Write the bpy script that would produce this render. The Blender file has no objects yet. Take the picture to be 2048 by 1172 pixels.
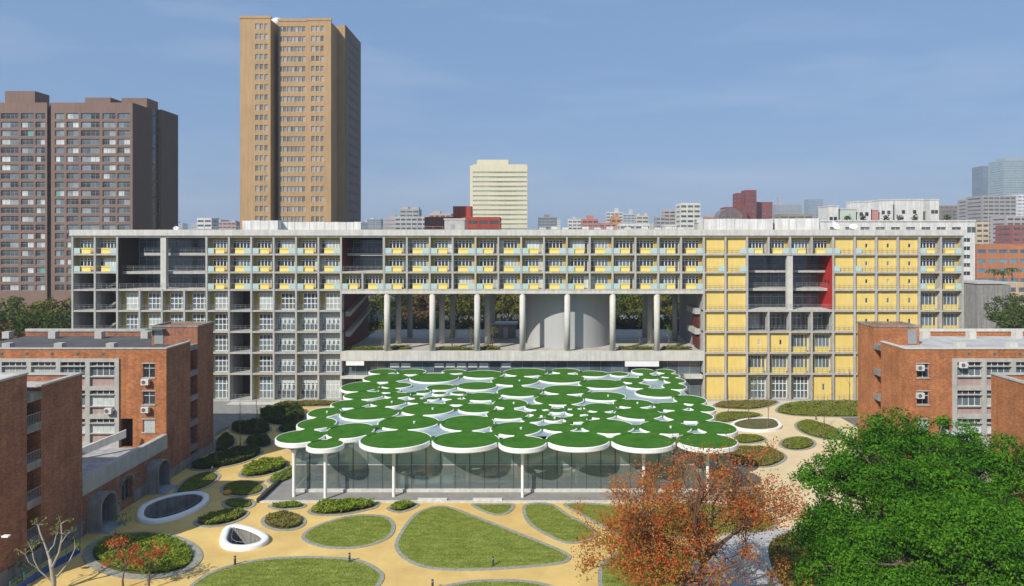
import bpy, math, random
import numpy as np
from mathutils import Vector, Matrix
R = math.radians
sc = bpy.context.scene
col = sc.collection

# ------------------------------------------------------------------ camera
CAMZ, F = 32.3, 1360.0            # eye height in metres, focal length in 2048-px units
cam_d = bpy.data.cameras.new("camera"); cam = bpy.data.objects.new("camera", cam_d); col.objects.link(cam)
cam.location = (0, 0, CAMZ); cam.rotation_euler = (R(90), 0, 0)
cam_d.sensor_width = 36.0; cam_d.lens = 36.0 * F / 2048
cam_d.shift_x = -(1065 - 1024) / 2048; cam_d.shift_y = -(586 - 480) / 2048
cam_d.clip_start = 0.5; cam_d.clip_end = 20000
sc.camera = cam

# ------------------------------------------------------------------ world and sun
SUN_EL = 39.6
SUN_DIR = Vector((-13.0, -17.0, 0)).normalized()      # horizontal direction towards the sun
w = bpy.data.worlds.new("World"); sc.world = w; w.use_nodes = True
nt = w.node_tree; nt.nodes.clear()
out = nt.nodes.new('ShaderNodeOutputWorld'); bg = nt.nodes.new('ShaderNodeBackground')
sky = nt.nodes.new('ShaderNodeTexSky'); sky.sky_type = 'NISHITA'; sky.sun_disc = False
sky.sun_elevation = R(SUN_EL); sky.sun_rotation = math.atan2(SUN_DIR.x, SUN_DIR.y) % (2*math.pi)
sky.altitude = 20; sky.air_density = 1.0; sky.dust_density = 2.2; sky.ozone_density = 4.5
bg.inputs['Strength'].default_value = 0.085
# faint cirrus veil spread over the whole dome
tc = nt.nodes.new('ShaderNodeTexCoord'); mp = nt.nodes.new('ShaderNodeMapping'); mp.inputs['Scale'].default_value = (1.2, 2.4, 8.0)
mp.inputs['Rotation'].default_value = (0, R(-24), 0)
nz = nt.nodes.new('ShaderNodeTexNoise'); nz.inputs['Scale'].default_value = 1.7; nz.inputs['Detail'].default_value = 6; nz.inputs['Roughness'].default_value = .55
rp = nt.nodes.new('ShaderNodeValToRGB'); rp.color_ramp.elements[0].position = .47; rp.color_ramp.elements[1].position = .82
rp.color_ramp.elements[0].color = (0, 0, 0, 1); rp.color_ramp.elements[1].color = (.24, .24, .24, 1)
mx = nt.nodes.new('ShaderNodeMixRGB'); mx.inputs['Color2'].default_value = (8.0, 8.4, 9.2, 1)
L = nt.links.new
L(tc.outputs['Generated'], mp.inputs['Vector']); L(mp.outputs['Vector'], nz.inputs['Vector']); L(nz.outputs['Fac'], rp.inputs['Fac'])
veil = nt.nodes.new('ShaderNodeMixRGB'); veil.inputs['Fac'].default_value = .66; veil.inputs['Color2'].default_value = (2.5, 4.25, 7.3, 1)   # even bluish haze over the whole dome
L(sky.outputs['Color'], veil.inputs['Color1'])
L(rp.outputs['Color'], mx.inputs['Fac']); L(veil.outputs['Color'], mx.inputs['Color1'])
L(mx.outputs['Color'], bg.inputs['Color']); L(bg.outputs['Background'], out.inputs['Surface'])
sun_d = bpy.data.lights.new("sun", 'SUN'); sun_d.energy = 4.8; sun_d.angle = R(0.5); sun_d.color = (1.0, .945, .86)
sun = bpy.data.objects.new("sun", sun_d); col.objects.link(sun)
sv = SUN_DIR * math.cos(R(SUN_EL)) + Vector((0, 0, math.sin(R(SUN_EL))))
sun.rotation_euler = sv.to_track_quat('Z', 'Y').to_euler(); sun.location = sv * 200
sc.view_settings.view_transform = 'Standard'; sc.view_settings.look = 'None'
sc.view_settings.exposure = 0.18; sc.view_settings.gamma = 1.0; sc.view_settings.use_curve_mapping = False
sc.cycles.max_bounces = 8; sc.cycles.transparent_max_bounces = 24; sc.cycles.volume_bounces = 0

# ------------------------------------------------------------------ helpers
def S(d): return d / F
def gp(px, py, z=0.0):
    "world point at height z seen at photo pixel (px,py)"
    d = (CAMZ - z) * F / (py - 480.0)
    return ((px - 1065.0) * d / F, d, z)
def at(px, d): return (px - 1065.0) * d / F
def zat(py, d): return CAMZ - (py - 480.0) * d / F

WL = {}
ORD = ['first','second','third','fourth','fifth','sixth','seventh','eighth','ninth','tenth','eleventh','twelfth','thirteenth','fourteenth','fifteenth','sixteenth']
def place(o, parent, loc=(0, 0, 0)):
    "link o so that its origin stands at world loc"
    col.objects.link(o)
    loc = Vector(loc); WL[o.name] = loc
    if parent is not None:
        o.parent = parent; o.location = loc - WL[parent.name]
    else: o.location = loc
    return o
def props(o, label=None, cat=None, group=None, kind=None):
    if label: o['label'] = label
    if cat: o['category'] = cat
    if group: o['group'] = group
    if kind: o['kind'] = kind
    return o
def thing(name, loc, label, cat, group=None, kind=None):
    o = bpy.data.objects.new(name, None); o.empty_display_size = .5
    place(o, None, loc); return props(o, label, cat, group, kind)
def put(name, me, parent=None, loc=(0, 0, 0)):
    return place(bpy.data.objects.new(name, me), parent, loc)

class MB:
    def __init__(s): s.v = []; s.f = []; s.sm = False
    def box(s, x0, x1, y0, y1, z0, z1):
        if x0 > x1: x0, x1 = x1, x0
        if y0 > y1: y0, y1 = y1, y0
        if z0 > z1: z0, z1 = z1, z0
        n = len(s.v)
        s.v += [(x0,y0,z0),(x1,y0,z0),(x1,y1,z0),(x0,y1,z0),(x0,y0,z1),(x1,y0,z1),(x1,y1,z1),(x0,y1,z1)]
        s.f += [(n,n+3,n+2,n+1),(n+4,n+5,n+6,n+7),(n,n+1,n+5,n+4),(n+1,n+2,n+6,n+5),(n+2,n+3,n+7,n+6),(n+3,n,n+4,n+7)]
        return s
    def prism(s, poly, z0, z1, cap0=True):
        k = len(poly); n = len(s.v)
        a = sum(poly[i][0]*poly[(i+1)%k][1]-poly[(i+1)%k][0]*poly[i][1] for i in range(k))
        if a < 0: poly = poly[::-1]
        s.v += [(p[0],p[1],z0) for p in poly] + [(p[0],p[1],z1) for p in poly]
        s.f.append(tuple(range(n+k, n+2*k)))
        if cap0: s.f.append(tuple(range(n+k-1, n-1, -1)))
        for i in range(k):
            j = (i+1) % k; s.f.append((n+i, n+j, n+k+j, n+k+i))
        return s
    def ring(s, outer, inner, z0, z1):
        k = len(outer); n = len(s.v)
        for P, z in ((outer, z0), (outer, z1), (inner, z1), (inner, z0)): s.v += [(p[0],p[1],z) for p in P]
        for i in range(k):
            j = (i+1) % k
            for a in range(3): s.f.append((n+a*k+i, n+a*k+j, n+(a+1)*k+j, n+(a+1)*k+i))
        return s
    def sheet(s, poly, z):
        n = len(s.v); k = len(poly)
        a = sum(poly[i][0]*poly[(i+1)%k][1]-poly[(i+1)%k][0]*poly[i][1] for i in range(k))
        if a < 0: poly = poly[::-1]
        s.v += [(p[0],p[1],z) for p in poly]; s.f.append(tuple(range(n, n+k))); return s
    def lathe(s, cx, cy, prof, n=16, cap=True):
        b = len(s.v); m = len(prof)
        for r, z in prof:
            for i in range(n):
                a = 2*math.pi*i/n; s.v.append((cx+r*math.cos(a), cy+r*math.sin(a), z))
        for q in range(m-1):
            for i in range(n):
                j = (i+1) % n; s.f.append((b+q*n+i, b+q*n+j, b+(q+1)*n+j, b+(q+1)*n+i))
        if cap:
            s.f.append(tuple(b+(m-1)*n+i for i in range(n))); s.f.append(tuple(b+i for i in reversed(range(n))))
        return s
    def tube(s, pts, rad, n=6):
        b = len(s.v); m = len(pts); pts = [Vector(p) for p in pts]
        for q in range(m):
            t = (pts[min(q+1, m-1)] - pts[max(q-1, 0)]).normalized()
            u = t.cross(Vector((.31, .83, .46))).normalized(); v = t.cross(u)
            for i in range(n):
                a = 2*math.pi*i/n; s.v.append(tuple(pts[q] + (u*math.cos(a)+v*math.sin(a))*rad[q]))
        for q in range(m-1):
            for i in range(n):
                j = (i+1) % n; s.f.append((b+q*n+i, b+q*n+j, b+(q+1)*n+j, b+(q+1)*n+i))
        s.f.append(tuple(b+(m-1)*n+i for i in range(n)))
        return s
    def bar(s, p, q, r): return s.tube([p, q], [r, r], 4)
    def mesh(s, name, mat, smooth=False):
        me = bpy.data.meshes.new(name); me.from_pydata(s.v, [], s.f)
        me.materials.append(mat)
        if smooth: me.shade_smooth()
        return me
    def build(s, name, mat, parent=None, smooth=False):
        return put(name, s.mesh(name, mat, smooth), parent)

def quad_mesh(name, Q, mat):
    "Q: (N,4,3) numpy array of quads"
    Q = np.asarray(Q, dtype=np.float32); N = len(Q)
    me = bpy.data.meshes.new(name)
    me.vertices.add(N*4); me.vertices.foreach_set('co', Q.reshape(-1))
    me.loops.add(N*4); me.loops.foreach_set('vertex_index', np.arange(N*4, dtype=np.int32))
    me.polygons.add(N); me.polygons.foreach_set('loop_start', np.arange(0, N*4, 4, dtype=np.int32))
    me.polygons.foreach_set('loop_total', np.full(N, 4, dtype=np.int32))
    me.materials.append(mat); me.update(calc_edges=True); return me

def rect_minus(u0, u1, z0, z1, holes):
    "rectangles that tile u0..u1 x z0..z1 minus the holes"
    us = sorted({u0, u1, *[min(max(h[0], u0), u1) for h in holes], *[min(max(h[1], u0), u1) for h in holes]})
    zs = sorted({z0, z1, *[min(max(h[2], z0), z1) for h in holes], *[min(max(h[3], z0), z1) for h in holes]})
    out = []
    for b in range(len(zs)-1):
        zm = (zs[b]+zs[b+1])/2; run = None
        for a in range(len(us)-1):
            um = (us[a]+us[a+1])/2
            inside = any(h[0] < um < h[1] and h[2] < zm < h[3] for h in holes)
            if inside:
                if run is not None: out.append((run, us[a], zs[b], zs[b+1])); run = None
            elif run is None: run = us[a]
        if run is not None: out.append((run, us[-1], zs[b], zs[b+1]))
    return out
def wall_y(mb, y, th, x0, x1, z0, z1, holes=()):
    for a, b, c, d in rect_minus(x0, x1, z0, z1, list(holes)): mb.box(a, b, y, y+th, c, d)
def wall_x(mb, x, th, y0, y1, z0, z1, holes=()):
    for a, b, c, d in rect_minus(y0, y1, z0, z1, list(holes)): mb.box(x, x+th, a, b, c, d)

def smooth_loop(pts, per=6):
    k = len(pts); out = []
    for i in range(k):
        p0, p1, p2, p3 = (np.array(pts[(i+j-1) % k][:2], float) for j in range(4))
        for t in np.linspace(0, 1, per, endpoint=False):
            out.append(tuple(.5*((2*p1)+(-p0+p2)*t+(2*p0-5*p1+4*p2-p3)*t*t+(-p0+3*p1-3*p2+p3)*t**3)))
    return out
def inset(poly, d):
    P = np.array(poly); k = len(P)
    a = np.sum(P[:,0]*np.roll(P[:,1],-1)-np.roll(P[:,0],-1)*P[:,1]); sgn = 1 if a > 0 else -1
    T = np.roll(P,-1,0)-np.roll(P,1,0); T /= np.linalg.norm(T,axis=1)[:,None]+1e-9
    N = np.stack([-T[:,1], T[:,0]],1)*sgn
    return [tuple(p) for p in P+N*d]
def in_poly(x, y, poly):
    P = np.array(poly); c = np.zeros(len(x), bool); j = len(P)-1
    for i in range(len(P)):
        xi, yi = P[i]; xj, yj = P[j]
        m = ((yi > y) != (yj > y)) & (x < (xj-xi)*(y-yi)/(yj-yi+1e-12)+xi); c ^= m; j = i
    return c

# ------------------------------------------------------------------ materials
MATS = {}
def mat(name, color, rough=.8, spec=.3, var=.12, scale=3.0, bump=0.0, bscale=20.0, metal=0.0, stretch=(1,1,1), hue=None, streak=0.0, rnd=0.0):
    if name in MATS: return MATS[name]
    m = bpy.data.materials.new(name); m.use_nodes = True; MATS[name] = m
    n = m.node_tree.nodes; l = m.node_tree.links.new; b = n['Principled BSDF']
    b.inputs['Roughness'].default_value = rough; b.inputs['Specular IOR Level'].default_value = spec; b.inputs['Metallic'].default_value = metal
    geo = n.new('ShaderNodeNewGeometry'); mpn = n.new('ShaderNodeMapping'); mpn.inputs['Scale'].default_value = stretch
    l(geo.outputs['Position'], mpn.inputs['Vector'])
    t = n.new('ShaderNodeTexNoise'); t.inputs['Scale'].default_value = scale; t.inputs['Detail'].default_value = 5; t.inputs['Roughness'].default_value = .65
    l(mpn.outputs['Vector'], t.inputs['Vector'])
    r = n.new('ShaderNodeValToRGB'); e = r.color_ramp.elements
    e[0].position, e[1].position = .3, .7
    c0 = [max(0, c*(1-var)) for c in color]; c1 = [min(1, c*(1+var)) for c in color]
    if hue: c1 = hue
    e[0].color = (*c0, 1); e[1].color = (*c1, 1)
    l(t.outputs['Fac'], r.inputs['Fac']); cur = r.outputs['Color']
    if streak:      # rain streaks: stains with a shape of their own
        m2 = n.new('ShaderNodeMapping'); m2.inputs['Scale'].default_value = (1.3, 1.3, .07); l(geo.outputs['Position'], m2.inputs['Vector'])
        t2 = n.new('ShaderNodeTexNoise'); t2.inputs['Scale'].default_value = 1.6; t2.inputs['Detail'].default_value = 6; l(m2.outputs['Vector'], t2.inputs['Vector'])
        r2 = n.new('ShaderNodeValToRGB'); r2.color_ramp.elements[0].position = .4; r2.color_ramp.elements[1].position = .62
        r2.color_ramp.elements[0].color = (1-streak, 1-streak, 1-streak, 1); r2.color_ramp.elements[1].color = (1, 1, 1, 1)
        l(t2.outputs['Fac'], r2.inputs['Fac']); q = n.new('ShaderNodeMixRGB'); q.blend_type = 'MULTIPLY'; q.inputs['Fac'].default_value = 1
        l(cur, q.inputs['Color1']); l(r2.outputs['Color'], q.inputs['Color2']); cur = q.outputs['Color']
    if rnd:
        oi = n.new('ShaderNodeObjectInfo'); mr = n.new('ShaderNodeMapRange'); mr.inputs['To Min'].default_value = 1-rnd; mr.inputs['To Max'].default_value = 1+rnd
        l(oi.outputs['Random'], mr.inputs['Value']); hs = n.new('ShaderNodeHueSaturation'); l(mr.outputs['Result'], hs.inputs['Value']); l(cur, hs.inputs['Color']); cur = hs.outputs['Color']
    l(cur, b.inputs['Base Color'])
    if bump:
        t3 = n.new('ShaderNodeTexNoise'); t3.inputs['Scale'].default_value = bscale; t3.inputs['Detail'].default_value = 4; l(geo.outputs['Position'], t3.inputs['Vector'])
        bp = n.new('ShaderNodeBump'); bp.inputs['Strength'].default_value = bump; bp.inputs['Distance'].default_value = .05
        l(t3.outputs['Fac'], bp.inputs['Height']); l(bp.outputs['Normal'], b.inputs['Normal'])
    return m
def brick_mat(name, c1, c2, mortar, bw=.24, bh=.075):
    if name in MATS: return MATS[name]
    m = mat(name, c1, rough=.88, spec=.2, var=.22, scale=.45, streak=.16)
    n = m.node_tree.nodes; l = m.node_tree.links.new; b = n['Principled BSDF']
    geo = n.new('ShaderNodeNewGeometry'); sx = n.new('ShaderNodeSeparateXYZ'); l(geo.outputs['Position'], sx.inputs['Vector'])
    ad = n.new('ShaderNodeMath'); ad.operation = 'ADD'; l(sx.outputs['X'], ad.inputs[0]); l(sx.outputs['Y'], ad.inputs[1])
    cb = n.new('ShaderNodeCombineXYZ'); l(ad.outputs[0], cb.inputs['X']); l(sx.outputs['Z'], cb.inputs['Y'])
    bt = n.new('ShaderNodeTexBrick'); bt.inputs['Scale'].default_value = 1; bt.inputs['Brick Width'].default_value = bw; bt.inputs['Row Height'].default_value = bh
    bt.inputs['Mortar Size'].default_value = .006; bt.inputs['Color1'].default_value = (.78, .78, .78, 1); bt.inputs['Color2'].default_value = (1.28, 1.22, 1.16, 1); bt.inputs['Mortar'].default_value = (1.15, 1.2, 1.3, 1)
    l(cb.outputs['Vector'], bt.inputs['Vector'])
    # patches of slightly different firings, about half a metre across
    t = n.new('ShaderNodeTexNoise'); t.inputs['Scale'].default_value = 2.6; t.inputs['Detail'].default_value = 3
    mp2 = n.new('ShaderNodeMapping'); mp2.inputs['Scale'].default_value = (1, 1, 2.4); l(geo.outputs['Position'], mp2.inputs['Vector']); l(mp2.outputs['Vector'], t.inputs['Vector'])
    rr = n.new('ShaderNodeValToRGB'); rr.color_ramp.elements[0].position = .35; rr.color_ramp.elements[1].position = .65
    rr.color_ramp.elements[0].color = (.82, .80, .80, 1); rr.color_ramp.elements[1].color = (1.15, 1.15, 1.1, 1); l(t.outputs['Fac'], rr.inputs['Fac'])
    prev = b.inputs['Base Color'].links[0].from_socket
    for extra in (bt.outputs['Color'], rr.outputs['Color']):
        q = n.new('ShaderNodeMixRGB'); q.blend_type = 'MULTIPLY'; q.inputs['Fac'].default_value = 1; l(prev, q.inputs['Color1']); l(extra, q.inputs['Color2']); prev = q.outputs['Color']
    l(prev, b.inputs['Base Color'])
    return m
def leaf_mat(name, c, c2, trans=.3, zs=None):
    if name in MATS: return MATS[name]
    m = bpy.data.materials.new(name); m.use_nodes = True; MATS[name] = m
    n = m.node_tree.nodes; l = m.node_tree.links.new; n.clear()
    o = n.new('ShaderNodeOutputMaterial'); mixs = n.new('ShaderNodeMixShader'); mixs.inputs['Fac'].default_value = trans
    d = n.new('ShaderNodeBsdfPrincipled'); d.inputs['Roughness'].default_value = .6; d.inputs['Specular IOR Level'].default_value = .05
    t = n.new('ShaderNodeBsdfTranslucent')
    g = n.new('ShaderNodeNewGeometry'); r = n.new('ShaderNodeValToRGB'); r.color_ramp.elements[0].color = (*c, 1); r.color_ramp.elements[1].color = (*c2, 1)
    nz_ = n.new('ShaderNodeTexNoise'); nz_.inputs['Scale'].default_value = .55; nz_.inputs['Detail'].default_value = 2; l(g.outputs['Position'], nz_.inputs['Vector'])
    a = n.new('ShaderNodeMath'); a.operation = 'MULTIPLY_ADD'; a.inputs[1].default_value = .55; l(g.outputs['Random Per Island'], a.inputs[0])
    a2 = n.new('ShaderNodeMath'); a2.operation = 'MULTIPLY'; a2.inputs[1].default_value = .5; l(nz_.outputs['Fac'], a2.inputs[0]); l(a2.outputs[0], a.inputs[2])
    l(a.outputs[0], r.inputs['Fac']); l(r.outputs['Color'], d.inputs['Base Color']); l(r.outputs['Color'], t.inputs['Color'])
    l(d.outputs[0], mixs.inputs[1]); l(t.outputs[0], mixs.inputs[2]); l(mixs.outputs[0], o.inputs['Surface'])
    return m
def glass_mat(name, tint, refl=.12, rough=.03, opaque=0.0, body=(.02,.03,.03)):
    "clear glazing: tinted see-through layer with a mirror coat stronger at grazing angles"
    if name in MATS: return MATS[name]
    m = bpy.data.materials.new(name); m.use_nodes = True; MATS[name] = m
    n = m.node_tree.nodes; l = m.node_tree.links.new; n.clear()
    o = n.new('ShaderNodeOutputMaterial'); tr = n.new('ShaderNodeBsdfTransparent'); tr.inputs['Color'].default_value = (*tint, 1)
    df = n.new('ShaderNodeBsdfDiffuse'); df.inputs['Color'].default_value = (*body, 1)
    m1 = n.new('ShaderNodeMixShader'); m1.inputs['Fac'].default_value = opaque; l(tr.outputs[0], m1.inputs[1]); l(df.outputs[0], m1.inputs[2])
    gl = n.new('ShaderNodeBsdfGlossy'); gl.inputs['Roughness'].default_value = rough; gl.inputs['Color'].default_value = (.9, .95, .95, 1)
    fr = n.new('ShaderNodeFresnel'); fr.inputs['IOR'].default_value = 1.5
    ad = n.new('ShaderNodeMath'); ad.operation = 'ADD'; ad.inputs[1].default_value = refl; ad.use_clamp = True; l(fr.outputs[0], ad.inputs[0])
    m2 = n.new('ShaderNodeMixShader'); l(ad.outputs[0], m2.inputs['Fac']); l(m1.outputs[0], m2.inputs[1]); l(gl.outputs[0], m2.inputs[2]); l(m2.outputs[0], o.inputs['Surface'])
    return m

CONC = mat('fair_concrete', (.42,.41,.375), var=.12, scale=.9, bump=.1, streak=.14)
CONC_L = mat('pale_concrete', (.56,.545,.49), var=.1, scale=.7, bump=.1, streak=.14)
CONC_D = mat('weathered_concrete', (.26,.25,.225), var=.2, scale=.8, bump=.15, streak=.3)
YEL = mat('yellow_render', (.72,.54,.165), rough=.7, var=.05, scale=.6, streak=.07)
YEL2 = mat('yellow_metal_panel', (.78,.62,.18), rough=.5, var=.04, scale=.8)
YEL_SH = mat('ochre_render', (.50,.35,.075), rough=.7, var=.06, scale=.6)  # yellow render darkened to carry the shade under the slabs
AQUA = mat('frosted_aqua_glass', (.42,.55,.52), rough=.25, spec=.5, var=.05, scale=.5)
WHITE = mat('white_paint', (.78,.77,.74), rough=.45, var=.04, scale=.8)
WHITE_D = mat('dirty_white_paint', (.66,.65,.61), rough=.6, var=.12, scale=.5, streak=.2)
STEEL = mat('grey_steel', (.32,.34,.34), rough=.45, spec=.5, var=.08, metal=.3)
PANE = mat('dark_window_glass', (.035,.042,.048), rough=.08, spec=.7, var=.5, scale=.35, rnd=.5)
PANE_L = mat('curtained_window_glass', (.42,.46,.44), rough=.12, spec=.6, var=.2, scale=.8, rnd=.25)
PANE_B = mat('bluish_window_glass', (.10,.135,.15), rough=.1, spec=.7, var=.3, scale=.4, rnd=.35)
RED = mat('crimson_wall', (.40,.025,.022), rough=.6, var=.06, scale=.5)
DARKRED = mat('maroon_wall', (.10,.018,.016), rough=.7, var=.1)
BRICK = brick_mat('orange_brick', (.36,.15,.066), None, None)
BRICK_L = brick_mat('umber_brick', (.285,.135,.085), None, None)  # orange brick dulled in colour for the shaded left wing walls
ROOF_D = mat('dark_roof', (.085,.082,.08), var=.3, scale=.5, bump=.2)  # darker roof tone, used on the left wing
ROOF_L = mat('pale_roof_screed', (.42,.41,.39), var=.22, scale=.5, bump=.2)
TURF = mat('artificial_turf', (.036,.128,.014), rough=.95, spec=.05, var=.12, scale=.55, bump=.4, bscale=22, hue=(.058,.165,.020), streak=0)
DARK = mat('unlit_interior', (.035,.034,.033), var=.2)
GREYIN = mat('interior_plaster', (.24,.24,.235), var=.12, scale=.6)
PINK = mat('pinkish_spandrel_tile', (.40,.29,.255), var=.1, scale=1.2, streak=.15)

# ================================================================== ground and garden
rng = np.random.default_rng(7); random.seed(7)
SAND = mat('yellow_resin_gravel', (.58,.395,.135), rough=.9, spec=.15, var=.10, scale=.22, bump=.25, bscale=60, hue=(.69,.49,.18))
SAND_P = mat('pale_resin_gravel', (.62,.50,.30), rough=.9, spec=.15, var=.08, scale=.3, bump=.25, bscale=60, hue=(.66,.54,.34))
KERB = mat('grey_granite_kerb', (.265,.265,.215), var=.3, scale=2.6, bump=.3, bscale=12)
GRASSG = mat('lawn_turf', (.15,.215,.026), rough=.95, spec=.1, var=.3, scale=.9, stretch=(.5,1.6,1), bump=.6, bscale=14, hue=(.30,.325,.07))
SOIL = mat('planted_soil', (.10,.085,.04), var=.35, scale=1.5, bump=.6, bscale=8, hue=(.13,.13,.04))
PAVE = mat('grey_stone_paving', (.24,.235,.22), var=.16, scale=.7, bump=.2)
GROUND = mat('city_ground', (.13,.13,.11), var=.3, scale=.02)
BLADE = leaf_mat('grass_blade', (.12,.17,.02), (.32,.36,.07), .3)
GC_GREEN = leaf_mat('ground_cover_leaf', (.075,.12,.012), (.30,.32,.06), .3)
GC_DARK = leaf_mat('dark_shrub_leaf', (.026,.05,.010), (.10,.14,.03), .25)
GC_BRIGHT = leaf_mat('bright_shrub_leaf', (.09,.17,.012), (.34,.40,.05), .35)
GC_OLIVE = leaf_mat('olive_shrub_leaf', (.11,.115,.022), (.31,.26,.07), .3)

from mathutils.geometry import tessellate_polygon
COURTS = [[(273,1036),(284,1016),(330,998),(385,989),(416,994),(413,1010),(375,1032),(320,1048),(284,1047)],
          [(441,1078),(450,1061),(478,1055),(515,1065),(538,1080),(526,1094),(490,1103),(455,1101),(440,1091)]]
court_poly = [smooth_loop([gp(*p) for p in c], 6) for c in COURTS]
def holed_sheet(name, m, outer, holes, z):
    loops = [[Vector((p[0], p[1], 0)) for p in l] for l in [outer]+holes]
    flat = [p for l in loops for p in l]; me = bpy.data.meshes.new(name); fs = []
    for a, b, c in tessellate_polygon(loops):
        n_ = (flat[b]-flat[a]).cross(flat[c]-flat[a]); fs.append((a, b, c) if n_.z > 0 else (a, c, b))
    me.from_pydata([(p.x, p.y, z) for p in flat], [], fs); me.materials.append(m)
    return props(put(name, me), kind='structure')
holes = [inset(c, .3) for c in court_poly]
holed_sheet('ground', GROUND, [(-2600,-60),(2600,-60),(2600,2600),(-2600,2600)], holes, 0)
holed_sheet('garden_path', SAND, [(-52,44),(27,44),(27,136.5),(-52,136.5)], holes, .02)
props(MB().sheet([(27,44),(56,44),(56,136.5),(27,136.5)], .02).build('pale_garden_path', SAND_P), kind='structure')
pl = smooth_loop([gp(425,905),gp(432,865),gp(470,850),gp(520,845),gp(548,815),gp(560,806),gp(420,804),gp(330,806),gp(330,905)], 4)
props(MB().sheet(pl, .045).build('paved_plaza', PAVE), kind='structure')
pl = smooth_loop([gp(1430,1085),gp(1490,1062),gp(1590,1062),gp(1640,1090),gp(1650,1180),gp(1600,1260),gp(1400,1260),gp(1380,1150)], 4)
props(MB().sheet(pl, .045).build('stone_path', mat('pale_grey_paving',(.40,.40,.39),var=.2,scale=.8,bump=.2)), kind='structure')
props(MB().box(-60,60,133.2,135.6,-.2,.06).build('pavement', CONC_L), kind='structure')

def ground_leaves(poly, n, h, size, dome=0.0, z0=.12):
    P = np.array(poly); lo, hi = P.min(0), P.max(0)
    pts = np.zeros((0, 2))
    while len(pts) < n:
        c = rng.uniform(lo, hi, (n*2, 2)); pts = np.vstack([pts, c[in_poly(c[:,0], c[:,1], poly)]])
    pts = pts[:n]
    zz = np.full(n, h)
    if dome:
        ctr = P.mean(0); ext = (hi-lo)/2; q = np.clip(1-(((pts-ctr)/ext)**2).sum(1), 0, 1); zz = h + dome*np.sqrt(q)
    lump = .75+.25*np.sin(pts[:,0]*1.9+1.3*np.sin(pts[:,1]*1.1))*np.sin(pts[:,1]*2.3)
    z = z0 + zz*lump*rng.uniform(.35, 1, n)
    C = np.column_stack([pts, z])
    nrm = rng.normal(0, .55, (n, 3)); nrm[:,2] = np.abs(nrm[:,2])+.55; nrm /= np.linalg.norm(nrm,axis=1)[:,None]
    return leaf_quads(C, nrm, size*rng.uniform(.6, 1.3, n))
def leaf_quads(C, nrm, s, asp=.6):
    n = len(C); a = rng.normal(0, 1, (n, 3)); u = np.cross(nrm, a); u /= np.linalg.norm(u,axis=1)[:,None]+1e-9; v = np.cross(nrm, u)
    u = u*s[:,None]; v = v*(s*asp)[:,None]
    return np.stack([C-u, C-v*.9+u*.1, C+u, C+v*.9+u*.1], 1)
def blades(poly, n, h):
    P = np.array(poly); lo, hi = P.min(0), P.max(0); pts = np.zeros((0, 2))
    while len(pts) < n:
        c = rng.uniform(lo, hi, (n*2, 2)); pts = np.vstack([pts, c[in_poly(c[:,0], c[:,1], poly)]])
    pts = pts[:n]; ang = rng.uniform(0, 6.28, n); wv = np.column_stack([np.cos(ang), np.sin(ang)])*rng.uniform(.02,.05,n)[:,None]
    ln = rng.normal(0, .05, (n, 2)); hh = h*rng.uniform(.5, 1.2, n)
    b = np.zeros(n)+.10
    q = np.stack([np.column_stack([pts-wv, b]), np.column_stack([pts+wv, b]), np.column_stack([pts+wv*.3+ln, b+hh]), np.column_stack([pts-wv*.3+ln, b+hh])], 1)
    return q

def ell(cx, cy, hw, hh, tilt=0):
    out = []
    for i in range(12):
        a = 2*math.pi*i/12; x, y = hw*math.cos(a), hh*math.sin(a)
        out.append((cx+x, cy+y+tilt*x))
    return out
BED_GROUP = {'lawn': 'lawn islands in the sand coloured garden', 'shrub': 'planted islands in the sand coloured garden'}
def bed(pts, kind, label, leaf=None, h=.35, dens=26, size=.13, dome=0.0, kw=.42, kerb=KERB, kh=.09):
    poly = smooth_loop([gp(*p) for p in pts], 5)
    P = np.array(poly); c = P.mean(0)
    t = thing('lawn_bed' if kind == 'lawn' else 'planting_bed', (c[0], c[1], 0), label, 'lawn' if kind == 'lawn' else 'flower bed', BED_GROUP[kind])
    inn = inset(poly, kw)
    MB().ring(poly, inn, 0, kh).build('kerb', kerb, t)
    MB().sheet(inset(poly, kw-.04), .055 if kh < .15 else kh-.04).build('turf' if kind == 'lawn' else 'soil', GRASSG if kind == 'lawn' else SOIL, t)
    area = abs(np.sum(P[:,0]*np.roll(P[:,1],-1)-np.roll(P[:,0],-1)*P[:,1]))/2
    if kind == 'lawn':
        o = put('grass', quad_mesh('grass', blades(inset(poly, kw+.06), int(min(area*70, 16000)), .07), BLADE), t)
    else:
        o = put('ground_cover', quad_mesh('ground_cover', ground_leaves(inset(poly, kw+.15), int(min(area*dens*5, 14000)), h, size, dome), leaf or GC_GREEN), t)
    o['kind'] = 'stuff'
    return t

bed([(850,1018),(880,1012),(912,1018),(991,1048),(1058,1074),(1130,1104),(1142,1118),(1110,1131),(960,1142),(860,1139),(808,1120),(789,1092),(803,1060),(825,1032)], 'lawn', 'largest triangular lawn with rounded corners in front of the library')
bed([(602,1076),(630,1053),(700,1032),(768,1032),(790,1050),(782,1074),(742,1092),(690,1099),(635,1094)], 'lawn', 'oval mown lawn left of the large triangular lawn')
bed([(372,1185),(395,1160),(450,1134),(540,1117),(640,1114),(720,1121),(766,1146),(760,1172),(720,1200),(600,1222),(450,1222),(385,1208)], 'lawn', 'big oval lawn cut by the bottom edge, left of centre')
bed([(850,1185),(930,1164),(1020,1160),(1090,1168),(1130,1190),(1000,1225),(880,1215)], 'lawn', 'sliver of lawn at the bottom edge below the triangular lawn')
bed([(942,1009),(985,1008),(1028,1009),(1020,1026),(992,1032),(960,1022)], 'lawn', 'small lawn wedge touching the library plinth')
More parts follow.
